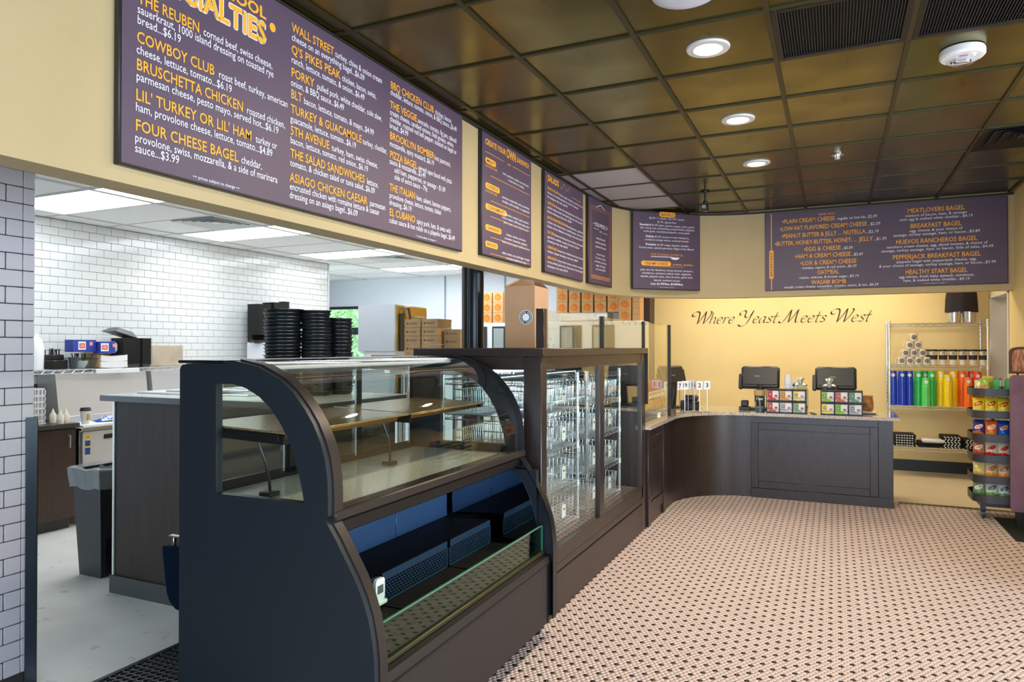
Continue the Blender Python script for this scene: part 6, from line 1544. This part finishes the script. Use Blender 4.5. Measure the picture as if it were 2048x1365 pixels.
MB().tube([(-4.40,6.82,1.95),(-4.375,6.84,1.955),(-4.375,7.05,1.955),(-4.40,7.07,1.95)],0.010,8).build('handle', m_steel, ov)
MB().box(-4.407,6.92,1.78,-4.404,7.04,1.92).build('notice', m_paper, ov)
MB().box(-4.407,6.76,1.60,-4.403,6.86,1.90,b=0.001).build('bright_panel', m_steelw, ov)
# far line of white and dark ovens with bagel boxes on top
fo = root('oven_bank', (0,0,0), label='long white oven bank with dark glass doors along the far kitchen wall', cat='oven')
MB().box(-5.45,9.75,0.1,-2.47,10.40,1.985,b=0.01).build('body', M('white enamel'), fo)
MB().box(-5.45,9.78,0.0,-2.47,10.38,0.1).build('plinth', m_blackp, fo)
for x in (-5.25,-4.82,-4.30,-3.70,-3.20):
    d = MB().box(x,9.735,1.50,x+0.34,9.752,1.93,b=0.003).build('door', M('oven door dark', (50,56,58), 0.15), fo)
    MB().box(x+0.03,9.728,1.60,x+0.20,9.736,1.90).build('window', M('oven window', (150,160,158), 0.15), d)
f = MB()
for k in range(12): f.box(-4.42,9.735,1.60+k*0.024,-4.34,9.745,1.612+k*0.024)
f.build('vent_slots', m_blackp, fo)
bb = root('bagel_box', (0,0,0), cat='box')
MB().box(-0.086,-0.11,0,0.086,0.11,0.158,b=0.002).build('carton', m_kraft2, bb)
rg = MB(); P = [q*2*PI/22 for q in range(22)]
rg.add([(0.056*math.cos(a),-0.1108,0.079+0.056*math.sin(a)) for a in P]+[(0.010*math.cos(a),-0.1108,0.079+0.010*math.sin(a)) for a in P],[(i,(i+1)%22,22+(i+1)%22,22+i) for i in range(22)])
rg.build('bagel_print', M('bagel orange', (226,136,30), 0.6, noise=(14,(206,108,20),0.35,0.65)), bb, smooth=False, fix=False)
rows2 = ('bottom','middle','top'); fb = True
def place_bb(x, y, z, lab, grp):
    global fb
    o = bb if fb else clone(bb); fb = False
    o.location = (x,y,z); o.rotation_euler = (0,0,random.uniform(-.02,.02)); o['label'] = lab; o['group'] = grp; o['category'] = 'box'
for i in range(3):
    for j in range(3): place_bb(-5.115+0.192*i, 9.87, 1.985+0.160*j, 'bagel box in the %s row, %s column, beside the black steel column' % (rows2[j], ('left','middle','right')[i]), 'bagel boxes by the column')
pw = tb('plastic_wrap_pack', -3.72,9.76,-2.98,10.1,0.13,M('shiny film', (222,224,226), 0.18, 0.3, bump=(16,0.8)),'long pack in crinkled clear film under the row of bagel boxes','pack',z=1.985,b=0.02)
for i in range(5):
    for j in range(3): place_bb(-3.685+0.198*i, 9.90, 2.118+0.160*j, 'bagel box in the %s row above the clear film pack, %s from the left' % (rows2[j], ORD[i]), 'bagel boxes in the long row')
for j in range(3): place_bb(-2.715, 9.87, 1.985+0.160*j, 'bagel box, %s of the single column beside the dark pilaster' % rows2[j], 'bagel boxes by the pilaster')
for j in range(5): tb('kraft_box', -2.612,9.78,-2.50,10.0,0.088,m_kraft2,'flat kraft box, %s of the narrow stack against the dark pilaster' % nth(j,5),'box',z=1.985+0.089*j,grp='narrow kraft stack by the pilaster')
# large shipping carton on the bread cabinet
cb = root('shipping_carton', (-2.005,4.62,1.598), rz=0.06, label='tall brown shipping carton with round logo stickers on top of the bread cabinet', cat='box')
MB().box(-0.112,-0.15,0,0.112,0.15,0.435,b=0.002).build('carton', M('brown shipping card', (172,138,108), 0.85, noise=(4,(164,130,100),0.3,0.7)), cb)
MB().add([(-0.112,-0.15,0.435),(0.112,-0.15,0.435),(0.085,-0.10,0.475),(-0.03,-0.06,0.492),(-0.112,-0.06,0.45)],[(0,1,2,3,4)]).add([(-0.117,-0.15,0.425),(-0.112,-0.15,0.44),(-0.03,-0.06,0.497),(-0.035,-0.06,0.482)],[(0,1,2,3)]).add([(0.112,0.15,0.435),(-0.112,0.15,0.435),(-0.05,0.06,0.487),(0.08,0.06,0.478)],[(0,1,2,3)]).build('flaps', M('brown shipping card'), cb, smooth=False)
def seal(mb, fn):
    P = [q*2*PI/28 for q in range(28)]
    mb.add([fn(0.050*math.cos(a),0.050*math.sin(a),0.0006) for a in P],[tuple(range(28))],0)
    mb.add([fn(0.046*math.cos(a),0.046*math.sin(a),0.0010) for a in P]+[fn(0.026*math.cos(a),0.026*math.sin(a),0.0010) for a in P],[(i,(i+1)%28,28+(i+1)%28,28+i) for i in range(28)],1)
    for k in range(22):
        if k in (5,16): continue
        a = 2*PI*k/22; c, s_ = math.cos(a), math.sin(a); r0_, r1_ = 0.032, 0.041; w_ = 0.0028
        mb.add([fn(r0_*c-w_*s_,r0_*s_+w_*c,0.0014),fn(r0_*c+w_*s_,r0_*s_-w_*c,0.0014),fn(r1_*c+w_*s_,r1_*s_-w_*c,0.0014),fn(r1_*c-w_*s_,r1_*s_+w_*c,0.0014)],[(0,1,2,3)],0)
m1, m2 = M('seal white', (226,230,240), 0.5), M('seal navy', (40,52,78), 0.5)
sl = MB(); seal(sl, lambda u,v,d:(0.045+u,-0.150-d,0.215+v)); sl.build('round_seal', [m1,m2], cb, smooth=False, fix=False)
sl = MB(); seal(sl, lambda u,v,d:(0.112+d,-0.03+u,0.235+v)); sl.build('round_seal', [m1,m2], cb, smooth=False, fix=False)
for k in range(3):
    o = MB().box(-0.11,-0.08,0,0.11,0.08,0.05,b=0.008).build('black_pan', m_blackp); o.location = (-2.70,5.10,1.42+0.051*k); tag(o,'black pan, %s of the stack right of the black column' % ('bottom','middle','top')[k],'pan','black pans behind the column')
# honeycomb rubber mat
mt = root('rubber_mat', (0,0,0), label='black honeycomb rubber mat on the kitchen floor beside the display case', cat='mat')
hm = MB(); R_, r2 = 0.0225, 0.0165
for j in range(-18, 22):
    for i in range(0, 21):
        cx = -3.165+i*0.0405+(0.02 if j % 2 else 0); cy = 2.0+j*0.0352
        if cx > -2.37: continue
        a = [math.radians(30+60*k) for k in range(6)]
        o_ = [(cx+R_*1.04*math.cos(t),cy+R_*1.04*math.sin(t)) for t in a]; i_ = [(cx+r2*math.cos(t),cy+r2*math.sin(t)) for t in a]
        hm.add([(x,y,0.012) for x,y in o_]+[(x,y,0.013) for x,y in i_]+[(x,y,0.001) for x,y in i_],[(k,(k+1)%6,6+(k+1)%6,6+k) for k in range(6)]+[(6+k,6+(k+1)%6,12+(k+1)%6,12+k) for k in range(6)])
tag(hm.build('honeycomb_cell', M('mat rubber', (30,36,34), 0.4), mt, fix=False, smooth=False), kind='stuff')
MB().box(-3.215,1.3,0.0,-3.185,2.78,0.012,b=0.003).box(-3.215,2.75,0.0,-2.38,2.78,0.012,b=0.003).build('border', M('mat rubber'), mt)
# garden outside the kitchen window
gr = tag(MB().box(-14,10.6,-0.2,-5,20,-0.1).build('ground', M('grass ground', (90,120,60), 0.9)), kind='structure')
def tree(x, y, h, r, seed, label):
    rd = random.Random(seed); t = root('tree', (x,y,-0.1), label=label, cat='tree', group='trees outside the kitchen window')
    MB().tube([(0,0,0),(0.05,0,h*0.5),(0,0.05,h*0.8)],[0.12,0.09,0.05],10).build('trunk', M('bark', (92,74,56), 0.9), t)
    n = 9000; lv = MB(); V = []; F = []
    for k in range(n):
        u = Vector((rd.gauss(0,1),rd.gauss(0,1),rd.gauss(0,1))).normalized()*r*(0.55+0.45*rd.random()**0.5); u.z *= 1.15; c = Vector((0,0,h*0.62))+u
        a = Vector((rd.gauss(0,1),rd.gauss(0,1),rd.gauss(0,1))).normalized(); b = a.orthogonal().normalized(); s_ = 0.05+0.03*rd.random()
        o_ = len(V); V += [c-a*s_, c+b*s_*0.5, c+a*s_, c-b*s_*0.5]; F.append((o_,o_+1,o_+2,o_+3))
    lv.add(V,F); tag(lv.build('leaf', M('leaf green', (160,196,124), 0.5, noise=(1.5,(214,236,184),0.35,0.65)), t, fix=False, smooth=False), kind='stuff')
tree(-11.2,13.4,2.9,1.35,5,'green tree outside the kitchen window, the nearer one'); tree(-7.4,16.0,2.6,1.2,9,'green tree outside the kitchen window, the farther one')
